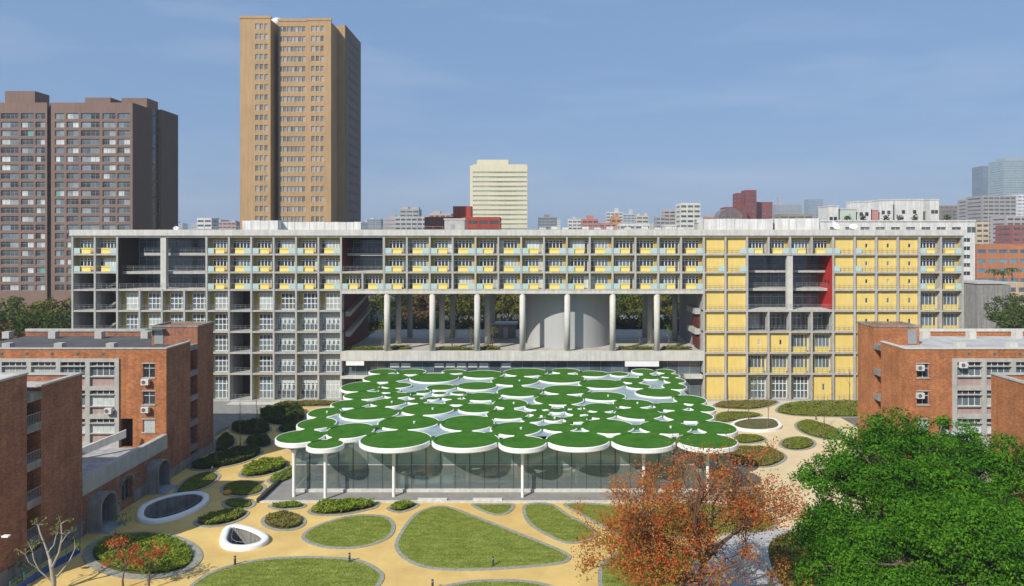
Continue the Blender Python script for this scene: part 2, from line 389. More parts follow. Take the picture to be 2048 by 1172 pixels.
bed([(1051,1009),(1102,1008),(1138,1030),(1180,1052),(1195,1075),(1140,1089),(1091,1071),(1058,1050),(1045,1027)], 'lawn', 'drop shaped lawn right of the small wedge, partly behind the red tree')
bed([(1126,1009),(1200,1008),(1270,1020),(1285,1050),(1245,1072),(1205,1055),(1160,1030)], 'lawn', 'lawn strip by the plinth mostly hidden behind the red tree')
bed([(1310,1016),(1400,1008),(1500,1018),(1555,1040),(1540,1062),(1440,1072),(1350,1078),(1285,1056)], 'lawn', 'lawn seen through the branches of the red tree')
bed([(1200,1130),(1260,1100),(1340,1098),(1390,1120),(1370,1180),(1290,1230),(1210,1210)], 'lawn', 'lawn directly under the red flowering tree')
bed([(615,1022),(650,1007),(700,1003),(748,1006),(757,1014),(730,1023),(680,1032),(630,1032)], 'shrub', 'long bright green planting bed before the second front column', GC_BRIGHT, .8, 22, .2)
bed([(535,1013),(570,1005),(608,1008),(612,1014),(595,1019),(555,1021)], 'shrub', 'slim planting bed at the left corner of the library plinth', GC_BRIGHT, .45, 22, .16)
bed([(772,1018),(798,1008),(832,1007),(838,1012),(822,1021),(795,1027)], 'shrub', 'small bright planting bed before the third front column', GC_BRIGHT, .6, 22, .17)
bed(ell(567,1044,46,19), 'shrub', 'round reddish brown planting bed left of the oval lawn', GC_OLIVE, .45, 22, .15)
bed([(386,1045),(420,1029),(470,1020),(499,1025),(482,1041),(440,1054),(402,1055)], 'shrub', 'leaning oval planting bed right of the long sunken court', GC_GREEN, .6, 22, .16)
bed(ell(486,978,47,17,-.04), 'shrub', 'half shaded oval bed with an orange patch near the plinth corner', GC_GREEN, .14, 30, .1)
bed(ell(477,1008,35,12), 'shrub', 'small round bed below the half shaded oval bed', GC_GREEN, .14, 30, .1)
bed([(476,949),(500,930),(545,920),(577,925),(570,940),(525,954),(488,957)], 'shrub', 'long bright hedge bed beside the leftmost library column', GC_BRIGHT, .9, 22, .2)
bed([(348,981),(375,956),(420,943),(442,952),(422,972),(380,987),(354,990)], 'shrub', 'shaded leaf shaped bed beside the brick link wall', GC_GREEN, .14, 30, .1)
bed([(534,960),(560,946),(592,938),(592,955),(565,969),(540,969)], 'shrub', 'small hedge bed squeezed against the left side of the library', GC_BRIGHT, .6, 22, .18)
bed(ell(285,1112,121,48), 'shrub', 'large kerbed bed with red flowering shrubs at the lower left', GC_BRIGHT, .4, 20, .15, dome=.4, kw=.9)
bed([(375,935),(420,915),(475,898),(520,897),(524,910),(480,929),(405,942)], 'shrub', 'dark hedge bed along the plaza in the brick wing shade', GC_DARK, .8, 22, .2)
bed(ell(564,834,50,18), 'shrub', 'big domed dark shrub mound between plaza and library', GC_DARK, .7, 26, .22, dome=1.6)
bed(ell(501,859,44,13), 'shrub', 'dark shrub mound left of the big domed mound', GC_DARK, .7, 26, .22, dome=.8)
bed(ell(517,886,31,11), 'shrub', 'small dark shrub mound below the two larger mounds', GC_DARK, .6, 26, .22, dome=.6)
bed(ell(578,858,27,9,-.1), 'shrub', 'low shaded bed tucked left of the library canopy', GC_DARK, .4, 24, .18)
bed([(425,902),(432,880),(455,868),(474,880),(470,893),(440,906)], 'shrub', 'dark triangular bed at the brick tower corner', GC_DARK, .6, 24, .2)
bed([(560,806),(640,803),(690,806),(690,811),(620,814),(565,813)], 'shrub', 'narrow flower strip at the foot of the left facade', GC_OLIVE, .4, 22, .2)
bed([(1425,812),(1450,803),(1540,802),(1558,807),(1515,819),(1450,818)], 'shrub', 'long low bed against the yellow facade beside the canopy', GC_OLIVE, .25, 26, .16)
bed([(1428,832),(1450,824),(1510,826),(1524,833),(1475,843),(1432,847)], 'shrub', 'pointed bed between the yellow facade and the white kerbed bed', GC_GREEN, .22, 26, .16)
bed([(1462,851),(1490,841),(1545,840),(1563,852),(1556,861),(1520,865),(1478,861)], 'shrub', 'raised bed with a white curved kerb right of the canopy', GC_GREEN, .2, 26, .14, kerb=WHITE, kh=.4, kw=.55)
bed([(1550,820),(1575,806),(1640,802),(1745,802),(1750,832),(1620,834),(1565,829)], 'shrub', 'broad planting bed between the yellow facade and right brick tower', GC_GREEN, .25, 26, .17)
bed([(1588,850),(1608,840),(1640,845),(1682,862),(1672,880),(1640,878),(1602,866)], 'shrub', 'leaning oval bed above the small round bed on the right', GC_GREEN, .25, 26, .14)
bed(ell(1595,888,38,14), 'shrub', 'small round bed left of the big green tree', GC_GREEN, .25, 26, .14)
bed([(1448,880),(1475,870),(1518,871),(1534,882),(1490,889)], 'shrub', 'dark low bed under the right edge of the canopy', GC_GREEN, .25, 26, .14)
bed([(1440,905),(1480,893),(1540,896),(1575,915),(1540,935),(1470,930)], 'shrub', 'bed behind the crown of the red tree', GC_OLIVE, .3, 26, .14)
bed([(1528,1090),(1575,1066),(1650,1060),(1740,1080),(1780,1140),(1720,1210),(1620,1220),(1545,1160)], 'shrub', 'round bed of rusty plants left of the big green tree', GC_OLIVE, .5, 22, .16, kw=.5, kerb=mat('pale_grey_kerb',(.45,.45,.43)))

# sunken light courts with white raised rims
WATER_D = mat('court_floor', (.05,.055,.055), var=.4, scale=.4, rough=.3)
def light_court(poly, label):
    c = np.array(poly).mean(0)
    t = thing('light_court', (c[0], c[1], 0), label, 'light well', 'white rimmed light courts in the garden')
    inn = inset(poly, .75); k = len(poly)
    m = MB(); prof = [(0, 0), (0, .38), (.1, .47), (.6, .47), (.75, .38), (.75, -3.4)]
    rings = [inset(poly, a) for a, _ in prof]
    for (a, z), r in zip(prof, rings): m.v += [(p[0], p[1], z) for p in r]
    for q in range(len(prof)-1):
        for i in range(k):
            j = (i+1) % k; m.f.append((q*k+i, q*k+j, (q+1)*k+j, (q+1)*k+i))
    m.build('rim', WHITE, t, True)
    wl = MB(); wl.ring(inset(poly, .752), inset(poly, .80), -3.4, .3); wl.build('well_lining', CONC_D, t)
    MB().sheet(inset(poly, .7), -3.3).build('court_floor', WATER_D, t)
    bb = MB()
    ii = inset(poly, 1.15); 
    for i in range(0, k, 6): bb.bar((ii[i][0], ii[i][1], -3.3), (ii[i][0], ii[i][1], .5), .02)
    bb.tube([(p[0], p[1], .5) for p in ii]+[(ii[0][0], ii[0][1], .5)], [.02]*(k+1), 4)
    bb.build('guard_rail', STEEL, t)
light_court(court_poly[0], 'long leaning oval sunken court with white rim by the brick link wall')
light_court(court_poly[1], 'small rounded triangular sunken court with white rim on the open path')

# ================================================================== main teaching building
FY = 136.0
cols_px = ([145+44.7*k for k in range(12)] + [682, 725] + [768+45.72*k for k in range(14)] + [1408+43.1*k for k in range(12)] + [1925.5])
CX = [at(p, FY) for p in cols_px]                     # 41 grid lines
ZL = [0.15, 5.5, 9.7, 13.9, 18.1, 22.3, 25.8, 29.4, 33.0] # floor levels; row r (1=top .. 8=ground) spans ZL[8-r]..ZL[9-r]
SL, FN, DP = .36, .36, 1.25                            # slab edge, fin width, balcony depth
tb = thing('teaching_building', (0, FY, 0), 'long eight storey concrete grid building with yellow walls and balconies', 'building')
bay_type = {}
def setb(c0, c1, r0, r1, t):
    for c in range(c0, c1+1):
        for r in range(r0, r1+1): bay_type[c, r] = t
setb(0,1,1,2,'A'); setb(0,1,3,8,'V'); setb(2,5,1,3,None); setb(2,6,4,8,'W'); setb(6,11,1,3,'A'); setb(7,7,4,8,'V'); setb(8,8,4,8,'W')
setb(9,11,4,4,'W'); setb(9,11,5,8,'S'); setb(12,13,1,2,None); setb(12,13,3,3,'A'); setb(14,27,1,3,'A'); setb(12,27,4,8,None)
setb(28,29,1,8,'Y'); setb(30,33,1,1,'A'); setb(30,33,2,4,None); setb(30,33,5,5,'G'); setb(30,31,6,6,'Ys'); setb(32,33,6,6,'B'); setb(30,33,7,7,'B')
setb(30,32,8,8,'W'); setb(33,33,8,8,'Ys'); setb(34,34,1,8,'Y'); setb(35,37,1,7,'Ys'); setb(35,37,8,8,'Y'); setb(38,39,1,3,'A'); setb(38,39,4,7,'B'); setb(38,39,8,8,'Y')

cache = {}
def part_meshes(t, w, h, mir):
    key = (t, round(w,2), round(h,2), mir)
    if key in cache: return cache[key]
    P = []
    m = FN/2; W = w-2*m
    X = (lambda f: m+W*(1-f)) if mir else (lambda f: m+W*f)
    def bx(mb, a, b, *r): mb.box(X(a), X(b), *r); return mb
    def window(a, b, z0, z1, y, nl, transoms=(), pm=PANE, fw=.07):
        fr = MB(); x0, x1 = sorted((X(a), X(b)))
        for i in range(nl+1):
            x = x0+(x1-x0)*i/nl; fr.box(x-fw/2, x+fw/2, y-.06, y+.06, z0, z1)
        for z in (z0, *transoms, z1): fr.box(x0, x1, y-.052, y+.052, z-fw/2, z+fw/2)
        pn = MB().box(x0+.02, x1-.02, y-.012, y+.012, z0+.02, z1-.02)
        P.append(('window', fr.mesh('window', WHITE), ('pane', pn.mesh('pane', pm))))
    def back(holes, mt=YEL_SH, y=DP, z0=0, z1=None):
        mb = MB(); hs = [(min(X(a),X(b)), max(X(a),X(b)), c, d) for a, b, c, d in holes]
        wall_y(mb, y, .25, m, w-m, z0, z1 or h, hs); P.append(('wall_panel', mb.mesh('wall_panel', mt), None))
    def rail(y=.12, top=1.05, mt=STEEL, n=4):
        mb = MB()
        for i in range(n+1): xx = m+.05+(W-.1)*i/n; mb.box(xx-.018, xx+.018, y-.018, y+.018, 0, top)
        for z in (.35, .7, top): mb.box(m, w-m, y-.016, y+.016, z-.016, z+.016)
        P.append(('railing', mb.mesh('railing', mt), None))
    if t == 'A':
        back([(.14,.80,.95,h-.62),(.81,.97,.05,h-.62)])
        window(.14,.80,.95,h-.62,DP+.06,4,(h-1.05,), PANE, .13); window(.81,.97,.05,h-.62,DP+.06,1,(h-1.05,), PANE, .11)
        P.append(('balcony_glass', bx(MB(), .01,.31,.04,.075,.03,1.12).mesh('balcony_glass', AQUA), None))
        P.append(('balcony_panel', bx(MB(), .31,.78,.30,.36,.03,1.15).mesh('balcony_panel', YEL2), None))
        P.append(('railing', bx(MB(), .31,.995,.05,.085,1.06,1.11).mesh('railing', STEEL), None))
    elif t == 'W':
        th = h-.55; back([(.22,.97,.08,th)])
        window(.22,.97,.08,th,DP+.05,4,(th*.36, th*.68), PANE_B, .12); rail(mt=STEEL)
    elif t == 'S':
        th = h-.3; back([(.10,.97,.08,th)], YEL_SH if mir == 0 else CONC)
        window(.10,.97,.08,th,DP+.05,4,(th*.36, th*.60), PANE_B, .09); rail()
        bl = MB(); x0, x1 = sorted((X(.12), X(.95))); n = 4
        for i in range(n): a = x0+(x1-x0)*i/n; b = x0+(x1-x0)*(i+1)/n; bl.box(a+.08, b-.08, DP+.025, DP+.034, th*.66, th-.15); bl.box(a+.08, a+.08+(b-a)*.42, DP+.025, DP+.034, th*.40, th*.64)
        P.append(('blind', bl.mesh('blind', mat('pale_roller_blind',(.52,.56,.53),var=.1)), None))
    elif t == 'Y':
        back([], YEL, .55); rail()
    elif t == 'Ys':
        back([(.55,.67,h*.36,h*.62),(.30,.62,h-.55,h-.38)], YEL, .55); rail()
        window(.55,.67,h*.36,h*.62,.65,1); P.append(('vent_louvre', bx(MB(), .30,.62,.62,.66,h-.55,h-.38).mesh('vent_louvre', CONC), None))
    elif t == 'B':
        back([(.03,.76,.9,h-.5),(.80,.95,.05,h-.5)], YEL, DP-.1)
        window(.03,.76,.9,h-.5,DP,4,(h-1.2,), PANE_B); window(.80,.95,.05,h-.5,DP,1,(h-1.2,), PANE_B)
        P.append(('balcony_panel', bx(MB(), .14,.80,.22,.28,.03,1.1).mesh('balcony_panel', YEL2), None)); rail()
    elif t == 'V':
        rail()
    elif t == 'G':
        back([(.08,.92,.05,h-.9)], GREYIN, 4.2); window(.08,.92,.05,h-.9,4.3,4,(h-1.6,), PANE_B); rail()
    cache[key] = P; return P

glassed = {(29,1),(28,2),(29,2),(34,1),(35,1),(34,2),(35,2)}
for (c, r), t in sorted(bay_type.items()):
    if not t: continue
    x0, x1 = CX[c], CX[c+1]; z0 = ZL[8-r]+SL/2; h = ZL[9-r]-SL/2-z0
    if t == 'A': mir = (c % 2) if c < 12 else (c % 2 if c < 28 else c % 2)
    elif t == 'S': mir = 0 if c == 10 else 1
    elif t == 'B': mir = (c % 2)
    else: mir = 0
    if c in (12, 13): mir = c % 2
    for nm, me, sub in part_meshes(t, x1-x0, h, mir):
        o = put(nm, me, tb, (x0, FY, z0))
        if sub:
            g_ = put(sub[0], sub[1], o, (x0, FY, z0)); q_ = random.random()
            if q_ < .38:      # curtained and bluish panes mixed in from room to room
                g_.material_slots[0].link = 'OBJECT'; g_.material_slots[0].material = PANE_L if q_ < .13 else PANE_B
    if (c, r) in glassed:
        wd = x1-x0; a = .2 if c in (34,35) else wd*.68
        put('balcony_glass', MB().box(a, a+wd*.28, .04, .075, .03, 1.12).mesh('balcony_glass', AQUA), tb, (x0, FY, z0))

# floor slabs, split where the openings are
def slab(c0, c1, li, y1=None):
    MB().box(CX[c0]-FN/2, CX[c1]+FN/2, FY, FY+(y1 or 1.6), ZL[li]-SL/2, ZL[li]+SL/2).build('floor_slab', CONC, tb)
for li, spans in {8:[(0,40)], 7:[(0,2),(6,12),(14,40)], 6:[(0,2),(6,30),(34,40)], 5:[(0,30),(34,40)], 4:[(0,12),(28,40)], 3:[(0,12),(28,40)], 2:[(0,12),(28,40)], 1:[(0,12),(28,40)]}.items():
    for a, b in spans: slab(a, b, li)
slab(0, 40, 0)
# fins between the bays
for c in range(41):
    segs = []
    for r in range(8, 0, -1):
        L_, R_ = bay_type.get((c-1, r)), bay_type.get((c, r))
        if L_ or R_: segs.append((ZL[8-r], ZL[9-r]))
    run = None; mer = []
    for a, b in segs:
        if run and abs(run[1]-a) < .01: run[1] = b
        else: run = [a, b]; mer.append(run)
    for a, b in mer:
        MB().box(CX[c]-FN/2, CX[c]+FN/2, FY-.06, FY+1.55, a-SL/2 if a > 1 else 0, b+SL/2-.01).build('fin', CONC, tb)
# crown beam, roof and hidden sides
XL, XR = CX[0]-FN/2, CX[40]+FN/2
MB().box(XL-.3, XR+.3, FY-.25, FY+1.2, 33.18, 34.35).build('roof_beam', CONC_L, tb)
MB().box(XL, XR, FY+1.2, FY+21.6, 33.18, 33.6).build('roof_slab', ROOF_L, tb)
MB().box(XL, XR, FY+21.2, FY+21.6, 33.6, 34.3).build('parapet', CONC_L, tb)
BD = FY+21.6
def body(x0, x1, z0, z1, y0=FY+1.62): MB().box(x0, x1, y0, BD-.05, z0, z1).build('core_volume', GREYIN, tb)
# solid cores behind the closed bays
body(CX[8]+.1, CX[12]-.1, .2, 22.1); body(CX[6]+.1, CX[12]-.1, 22.4, 33.1)
body(CX[2]+.1, CX[7]-.1, .2, 22.1); body(CX[14]+.1, CX[28]-.1, 22.7, 33.1)
body(CX[12]+.1, CX[14]-.1, 22.7, 25.6); body(CX[28]+.1, CX[30]-.1, .2, 33.1)
body(CX[30]+.1, CX[34]-.1, 29.3, 33.1); body(CX[30]+.1, CX[34]-.1, .2, 13.85); body(CX[34]+.1, CX[40]-.1, .2, 33.1)
body(CX[0]+.1, CX[2]-.1, 25.85, 33.1); body(CX[30]+.1, CX[34]-.1, 13.9, 18.0, FY+4.6)
def room(x0, x1, z0, z1, dep, levels, wall=GREYIN, left=None, right=None, back=DARK, colx=None, rails=True):
    "open recess in the facade: side walls, back wall with glazing, intermediate floors"
    y1 = FY+dep
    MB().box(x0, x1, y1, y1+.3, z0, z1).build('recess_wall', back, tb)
    MB().box(x0+FN/2, x0+FN/2+.12, FY+.05, y1, z0, z1).build('recess_wall', left or wall, tb)
    MB().box(x1-FN/2-.12, x1-FN/2, FY+.05, y1, z0, z1).build('recess_wall', right or wall, tb)
    MB().box(x0, x1, FY+.02, y1, z0-.3, z0).build('recess_floor', CONC_L, tb)
    MB().box(x0, x1, FY+.6, y1, z1, z1+.25).build('recess_ceiling', CONC_D, tb)
    for z, ys, xa, xb in levels:
        MB().box(x0+.35+xa*(x1-x0-.7), x0+.35+xb*(x1-x0-.7), FY+ys, y1, z-.55, z).build('gallery_floor', CONC, tb)
        g = MB(); xa_, xb_ = x0+.35+xa*(x1-x0-.7), x0+.35+xb*(x1-x0-.7)
        for i in range(9): xx = xa_+(xb_-xa_)*i/8; g.box(xx-.02, xx+.02, FY+ys+.06, FY+ys+.1, z, z+1.05)
        for q in (.4,.75,1.05): g.box(xa_, xb_, FY+ys+.06, FY+ys+.1, z+q-.02, z+q+.02)
        g.build('railing', STEEL, tb)
    zs = [z0]+[l[0] for l in levels]
    for z in zs:
        n = max(3, int((x1-x0)/1.6)); fr = MB()
        for i in range(n+1): xx = x0+.4+(x1-x0-.8)*i/n; fr.box(xx-.05, xx+.05, y1-.1, y1-.04, z, min(z+2.7, z1))
        fr.box(x0+.4, x1-.4, y1-.1, y1-.04, z+2.1, z+2.2); o = fr.build('window', STEEL, tb)
        MB().box(x0+.4, x1-.4, y1-.035, y1-.01, z, min(z+2.7, z1)).build('pane', PANE_B, o)
    if rails:
        g = MB()
        for i in range(int((x1-x0)/1.4)+1): xx = x0+.4+i*1.4; g.box(xx-.02, xx+.02, FY+.1, FY+.14, z0, z0+1.05)
        for q in (.4,.75,1.05): g.box(x0+.3, x1-.3, FY+.1, FY+.14, z0+q-.02, z0+q+.02)
        g.build('railing', STEEL, tb)
    if colx:
        for x in colx: MB().box(x-.55, x+.55, FY+.1, FY+1.0, z0, z1).build('column', CONC_L, tb)
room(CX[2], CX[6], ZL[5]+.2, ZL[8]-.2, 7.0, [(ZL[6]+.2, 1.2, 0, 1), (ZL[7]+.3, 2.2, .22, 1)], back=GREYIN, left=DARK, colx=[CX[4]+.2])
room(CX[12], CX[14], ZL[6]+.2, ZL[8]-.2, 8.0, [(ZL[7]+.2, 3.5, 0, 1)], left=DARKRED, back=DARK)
room(CX[30], CX[34], ZL[4]+.25, ZL[7]-.2, 6.5, [(ZL[5]+.25, 2.0, 0, 1), (ZL[6]+.4, 3.0, 0, 1)], right=RED, colx=[CX[32]])
for wx in range(3):   # little square windows in the red wall
    MB().box(CX[34]-FN/2-.16, CX[34]-FN/2-.121, FY+1.2+wx*1.5, FY+1.8+wx*1.5, ZL[5]+1.2, ZL[5]+1.9).build('window', PANE, tb)
for li in (3,):       # fins of the open gallery under the red wall opening
    MB().box(CX[30], CX[34], FY+1.61, FY+4.6, ZL[4]-SL/2, ZL[4]+SL/2-.02).build('gallery_floor', CONC, tb)
# open stair bays at the left end and the void bays of column 7
def void_bay(c, r, dep, stair):
    x0, x1 = CX[c], CX[c+1]; z0, z1 = ZL[8-r]+SL/2, ZL[9-r]-SL/2
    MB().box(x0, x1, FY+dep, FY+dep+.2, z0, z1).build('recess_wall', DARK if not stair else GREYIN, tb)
    MB().box(x0+FN/2, x1-FN/2, FY+1.61, FY+dep, z0-SL, z0-.005).build('recess_floor', CONC, tb)
    for xx in (x0+FN/2, x1-FN/2-.1): MB().box(xx, xx+.1, FY+1.56, FY+dep, z0, z1).build('recess_wall', GREYIN, tb)
    if stair:
        st = MB()
        n = 10
        for i in range(n): st.box(x0+.7+i*.28, x0+1.05+i*.28, FY+2.4, FY+3.8, z0+i*(z1-z0)/2/n, z0+(i+1)*(z1-z0)/2/n+.12)
        for i in range(n): st.box(x0+.7+(n-1-i)*.28, x0+1.05+(n-1-i)*.28, FY+4.2, FY+5.6, z0+(i+n)*(z1-z0)/2/n-.1, z0+(i+n+1)*(z1-z0)/2/n)
        st.build('stair_flight', CONC, tb)
    if r > 4 and not stair:
        MB().box(x0+1.2, x1-1.2, FY+2.2, FY+2.5, z1-.18, z1-.06).build('ceiling_lamp', WHITE, tb)
for r in range(3, 9):
    for c in (0, 1): void_bay(c, r, 7.0, c == 1)
for r in range(4, 9): void_bay(7, r, 6.0, False)

# ---- undercroft: terrace deck, front beam, tall columns, drum
UX0, UX1 = CX[12], CX[28]
MB().box(UX0, UX1, FY+.35, BD, ZL[5]-.35, ZL[5]+.15).build('soffit', CONC, tb)
MB().box(UX0-.1, UX1+.1, FY-.05, FY+.35, ZL[5]-.75, ZL[5]-.18).build('edge_beam', CONC_L, tb)
MB().box(UX0, UX1, FY-.1, FY+1.0, 8.15, 10.05).build('terrace_beam', CONC_L, tb)
MB().box(UX0, UX1, FY+1.0, FY+34, 9.0, 9.95).build('terrace_deck', mat('terrace_paving',(.42,.39,.34),var=.16,scale=.5), tb)
for px in (773, 864, 954, 1045, 1135, 1226, 1315):
    x = at(px, FY); MB().lathe(x, FY+.62, [(.6, 10.05), (.6, ZL[5]-.36)], 20).build('column', CONC_L, tb, True)
for px, d in ((797,147),(884,147),(975,146),(1300,147),(820,156),(905,156),(985,156),(1290,156.5),(1350,152)):
    x = at(px, d); MB().lathe(x, d, [(.62, 9.95), (.62, ZL[5]-.36)], 16).build('column', CONC, tb, True)
drum = MB().lathe(at(1136,149), 149, [(9.2, 9.95), (9.2, ZL[5]-.36)], 96, cap=False).build('drum_wall', mat('ribbed_metal_cladding',(.37,.375,.37),rough=.6,var=.06,scale=.5,stretch=(1,1,.15)), tb)
rb = MB(); cx_ = at(1136,149)
for i in range(96):
    a = 2*math.pi*(i+.5)/96
    if math.sin(a) < .35: rb.tube([(cx_+9.2*math.cos(a), 149+9.2*math.sin(a), 9.97), (cx_+9.2*math.cos(a), 149+9.2*math.sin(a), ZL[5]-.4)], [.02]*2, 4)
rb.build('cladding_rib', mat('ribbed_metal_cladding',(.5,.5,.49)), drum)
# side walls of the undercroft with stair bands
MB().box(UX0+.18, UX0+.3, FY+1.6, BD, 10, ZL[5]-.35).build('recess_wall', DARKRED, tb)
MB().box(UX1-.3, UX1-.18, FY+1.6, BD, 10, ZL[5]-.35).build('recess_wall', GREYIN, tb)
for zc, s_ in ((13.3, 1), (17.4, 1)):
    m_ = MB(); m_.v += [(UX0+.3,FY+2,zc-.6),(UX0+.3,BD-1,zc+2.9),(UX0+.3,BD-1,zc+3.7),(UX0+.3,FY+2,zc+.3),(UX0+1.3,FY+2,zc-.6),(UX0+1.3,BD-1,zc+2.9),(UX0+1.3,BD-1,zc+3.7),(UX0+1.3,FY+2,zc+.3)]
    m_.f += [(0,1,2,3),(4,7,6,5),(0,3,7,4),(3,2,6,7),(0,4,5,1),(1,5,6,2)]; m_.build('ramp_band', CONC, tb)
    MB().box(UX1-1.4, UX1-.31, FY+1.7, FY+9, zc-.9+.8, zc+.2+.8).build('ramp_band', CONC, tb)
for zc in (11.6, 15.6):
    MB().box(UX1-.9, UX1-.305, FY+2.2, FY+6, zc-1.0, zc+1.1).build('red_door_panel', DARKRED, tb)
# small glazed entrance kiosk at the back of the terrace
kx0, kx1, kd = at(985,156), at(1032,156), 154.5
MB().box(kx0-.6, kx1+.4, kd-.5, kd+3, 13.1, 13.5).build('canopy', STEEL, tb)
MB().box(kx0, kx1, kd+.4, kd+2.8, 9.95, 13.1).build('lobby_wall', CONC_D, tb)
MB().box(kx0+2.6, kx0+3.6, kd+.3, kd+.39, 9.97, 12.4).build('door', mat('pale_glass_door',(.35,.42,.46),rough=.2), tb)
# planters on the terrace edge
def terr_plants():
    for ti, (a, b, d0) in enumerate(((692,768,138.2),(775,822,139),(868,952,138),(957,1000,138.5),(1232,1312,138.5),(1320,1385,138.6))):
        poly = smooth_loop([(at(a,d0),d0),(at((a+b)/2,d0),d0-.7),(at(b,d0),d0),(at((a+b)/2,d0),d0+2.0)],4)
        c = np.array(poly).mean(0)
        t = thing('terrace_planter', (c[0], c[1], 9.95), f'{ORD[ti]} low planting from the left along the terrace edge', 'planter', 'low terrace plantings under the building')
        MB().prism(poly, 9.952, 10.1).build('soil', SOIL, t)
        o = put('ground_cover', quad_mesh('ground_cover', ground_leaves(poly, 700, .55, .22, 0, 10.1), GC_GREEN), t); o['kind'] = 'stuff'
terr_plants()
# lower glazing below the terrace beam
gx = list(np.linspace(UX0+.3, UX1-.3, 33))
for i in range(32):
    f = MB(); f.box(gx[i]-.04, gx[i]+.04, FY+1.3, FY+1.4, .3, 8.15)
    for z in (2.9, 5.4): f.box(gx[i], gx[i+1], FY+1.31, FY+1.39, z-.04, z+.04)
    o = f.build('window', STEEL, tb); MB().box(gx[i]+.04, gx[i+1]-.04, FY+1.34, FY+1.36, .3, 8.15).build('pane', PANE_B, o)
for i in (4, 5, 8, 9, 10, 11, 12, 14):
    MB().box(gx[i]+.25, gx[i+1]-.15, FY+1.22, FY+1.28, 6.6, 7.5).build('white_window_frame', WHITE, tb)
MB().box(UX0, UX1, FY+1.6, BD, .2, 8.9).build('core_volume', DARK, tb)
MB().box(at(690,136)+.2, at(728,136), FY-.02, FY+.3, 7.2, 8.14).build('white_fascia', WHITE, tb)
MB().box(at(1250,136), at(1318,136), FY-.02, FY+.3, 7.0, 8.14).build('white_fascia', WHITE, tb)
MB().box(at(682,136), at(760,136), FY-.3, FY+1.2, 4.6, 5.1).build('entrance_canopy', CONC_L, tb)
MB().box(at(1370,136), at(1405,136), FY-.3, FY+1.2, 4.6, 5.3).build('entrance_canopy', CONC_L, tb)

# ---- roof top plant (things standing on the roof)
RZ = 33.6
def louvre_screen(p0, p1, d, top, label):
    x0, x1 = at(p0, d), at(p1, d); zt = zat(top, d)
    t = thing('plant_screen', ((x0+x1)/2, d, RZ), label, 'roof screen', 'louvred plant screens on the long roof')
    n = int((x1-x0)/1.5)
    for i in range(n):
        a = x0+(x1-x0)*i/n
        MB().box(a+.03, a+(x1-x0)/n-.03, d, d+.1, RZ+.15, zt+random.uniform(-.05,.05)).build('panel', WHITE_D, t)
    fr = MB()
    for i in range(0, n+1, 2): a = x0+(x1-x0)*i/n; fr.box(a-.05, a+.05, d+.1, d+.25, RZ, zt-.1)
    fr.box(x0, x1, d+.12, d+.22, RZ+1.3, RZ+1.45); fr.build('frame', STEEL, t)
    for xx in (x0, x1): MB().box(xx-.05, xx+.05, d+.25, d+6, RZ+.1, zt).build('side_panel', WHITE_D, t)
louvre_screen(484, 556, 141, 441, 'pale panelled plant screen on the roof before the tan tower')
louvre_screen(560, 722, 143, 444, 'longer pale panelled plant screen right of the first one')
louvre_screen(1408, 1546, 142, 438, 'pale louvred plant screen on the roof right of centre')
louvre_screen(1549, 1638, 143, 437, 'plant screen on the roof beside the white satellite dishes')
def roof_box(p0, p1, top, d, dep, label, m=CONC):
    x0, x1 = at(p0, d), at(p1, d); zt = zat(top, d)
    t = thing('roof_hut', ((x0+x1)/2, d, RZ), label, 'roof hut', 'small huts on the long roof')
    MB().box(x0, x1, d, d+dep, RZ, zt-.25).build('wall', m, t); MB().box(x0-.15, x1+.15, d-.15, d+dep+.15, zt-.25, zt).build('roof', CONC_L, t)
    MB().box(x0+.3*(x1-x0), x0+.3*(x1-x0)+.9, d-.04, d, RZ+.05, min(RZ+2.1, zt-.4)).build('door', STEEL, t)
roof_box(889, 929, 437, 146, 4, 'plain concrete stair hut on the roof before the red building')
roof_box(1395, 1407, 443, 146, 3, 'narrow concrete hut at the end of the long plant screen')
roof_box(1330, 1352, 450, 148, 3, 'low pale hut on the roof left of the plant screen', WHITE_D)
def roof_rail(p0, p1, d, label):
    x0, x1 = at(p0, d), at(p1, d); t = thing('roof_railing', ((x0+x1)/2, d, RZ), label, 'railing', 'railings along the long roof')
    n = int((x1-x0)/2); po = MB()
    for i in range(n+1): a = x0+(x1-x0)*i/n; po.box(a-.03, a+.03, d-.03, d+.03, RZ, RZ+1.5)
    po.build('post', STEEL, t)
    m_ = MB(); 
    for z in (RZ+.9, RZ+1.45): m_.box(x0, x1, d-.025, d+.025, z-.03, z+.03)
    m_.build('handrail', STEEL, t)
    MB().box(x0, x1, d+.4, d+.75, RZ+.35, RZ+.7).build('cable_tray', mat('dull_grey_metal',(.16,.165,.17),rough=.6), t)
roof_rail(362, 478, 139, 'dark railing with pipes on the roof left of the plant screens')
roof_rail(725, 886, 139, 'dark railing with pipes between plant screen and stair hut')
roof_rail(1000, 1390, 139, 'long dark railing with pipes on the middle of the roof')
def roof_unit(px, d, w_, h_, label):
    x = at(px, d); t = thing('air_conditioner', (x, d, RZ), label, 'air conditioner', 'air conditioners on the long roof')
    MB().box(x-w_/2, x+w_/2, d, d+1, RZ+.2, RZ+h_).build('casing', WHITE_D, t); MB().box(x-w_/2+.1, x-w_/2+.3, d, d+1, RZ, RZ+.2).box(x+w_/2-.3, x+w_/2-.1, d, d+1, RZ, RZ+.2).build('foot', STEEL, t)
    MB().lathe(0,0,[(.36,-.03),(.36,.0)],14).build('fan_grille', DARK, t); g = t.children[-1]; g.rotation_euler = (R(90),0,0); g.location = (0, -.02, h_*.55)
k = 0
for px in (1085,1108,1131,1171,1195,1220,1256,1290,1316,1338,1362):
    roof_unit(px, 141+(k%3)*.8, 1.3, 1.3+.2*(k%2), f'{ORD[k]} white air conditioning unit from the left among the middle roof pipes'); k += 1
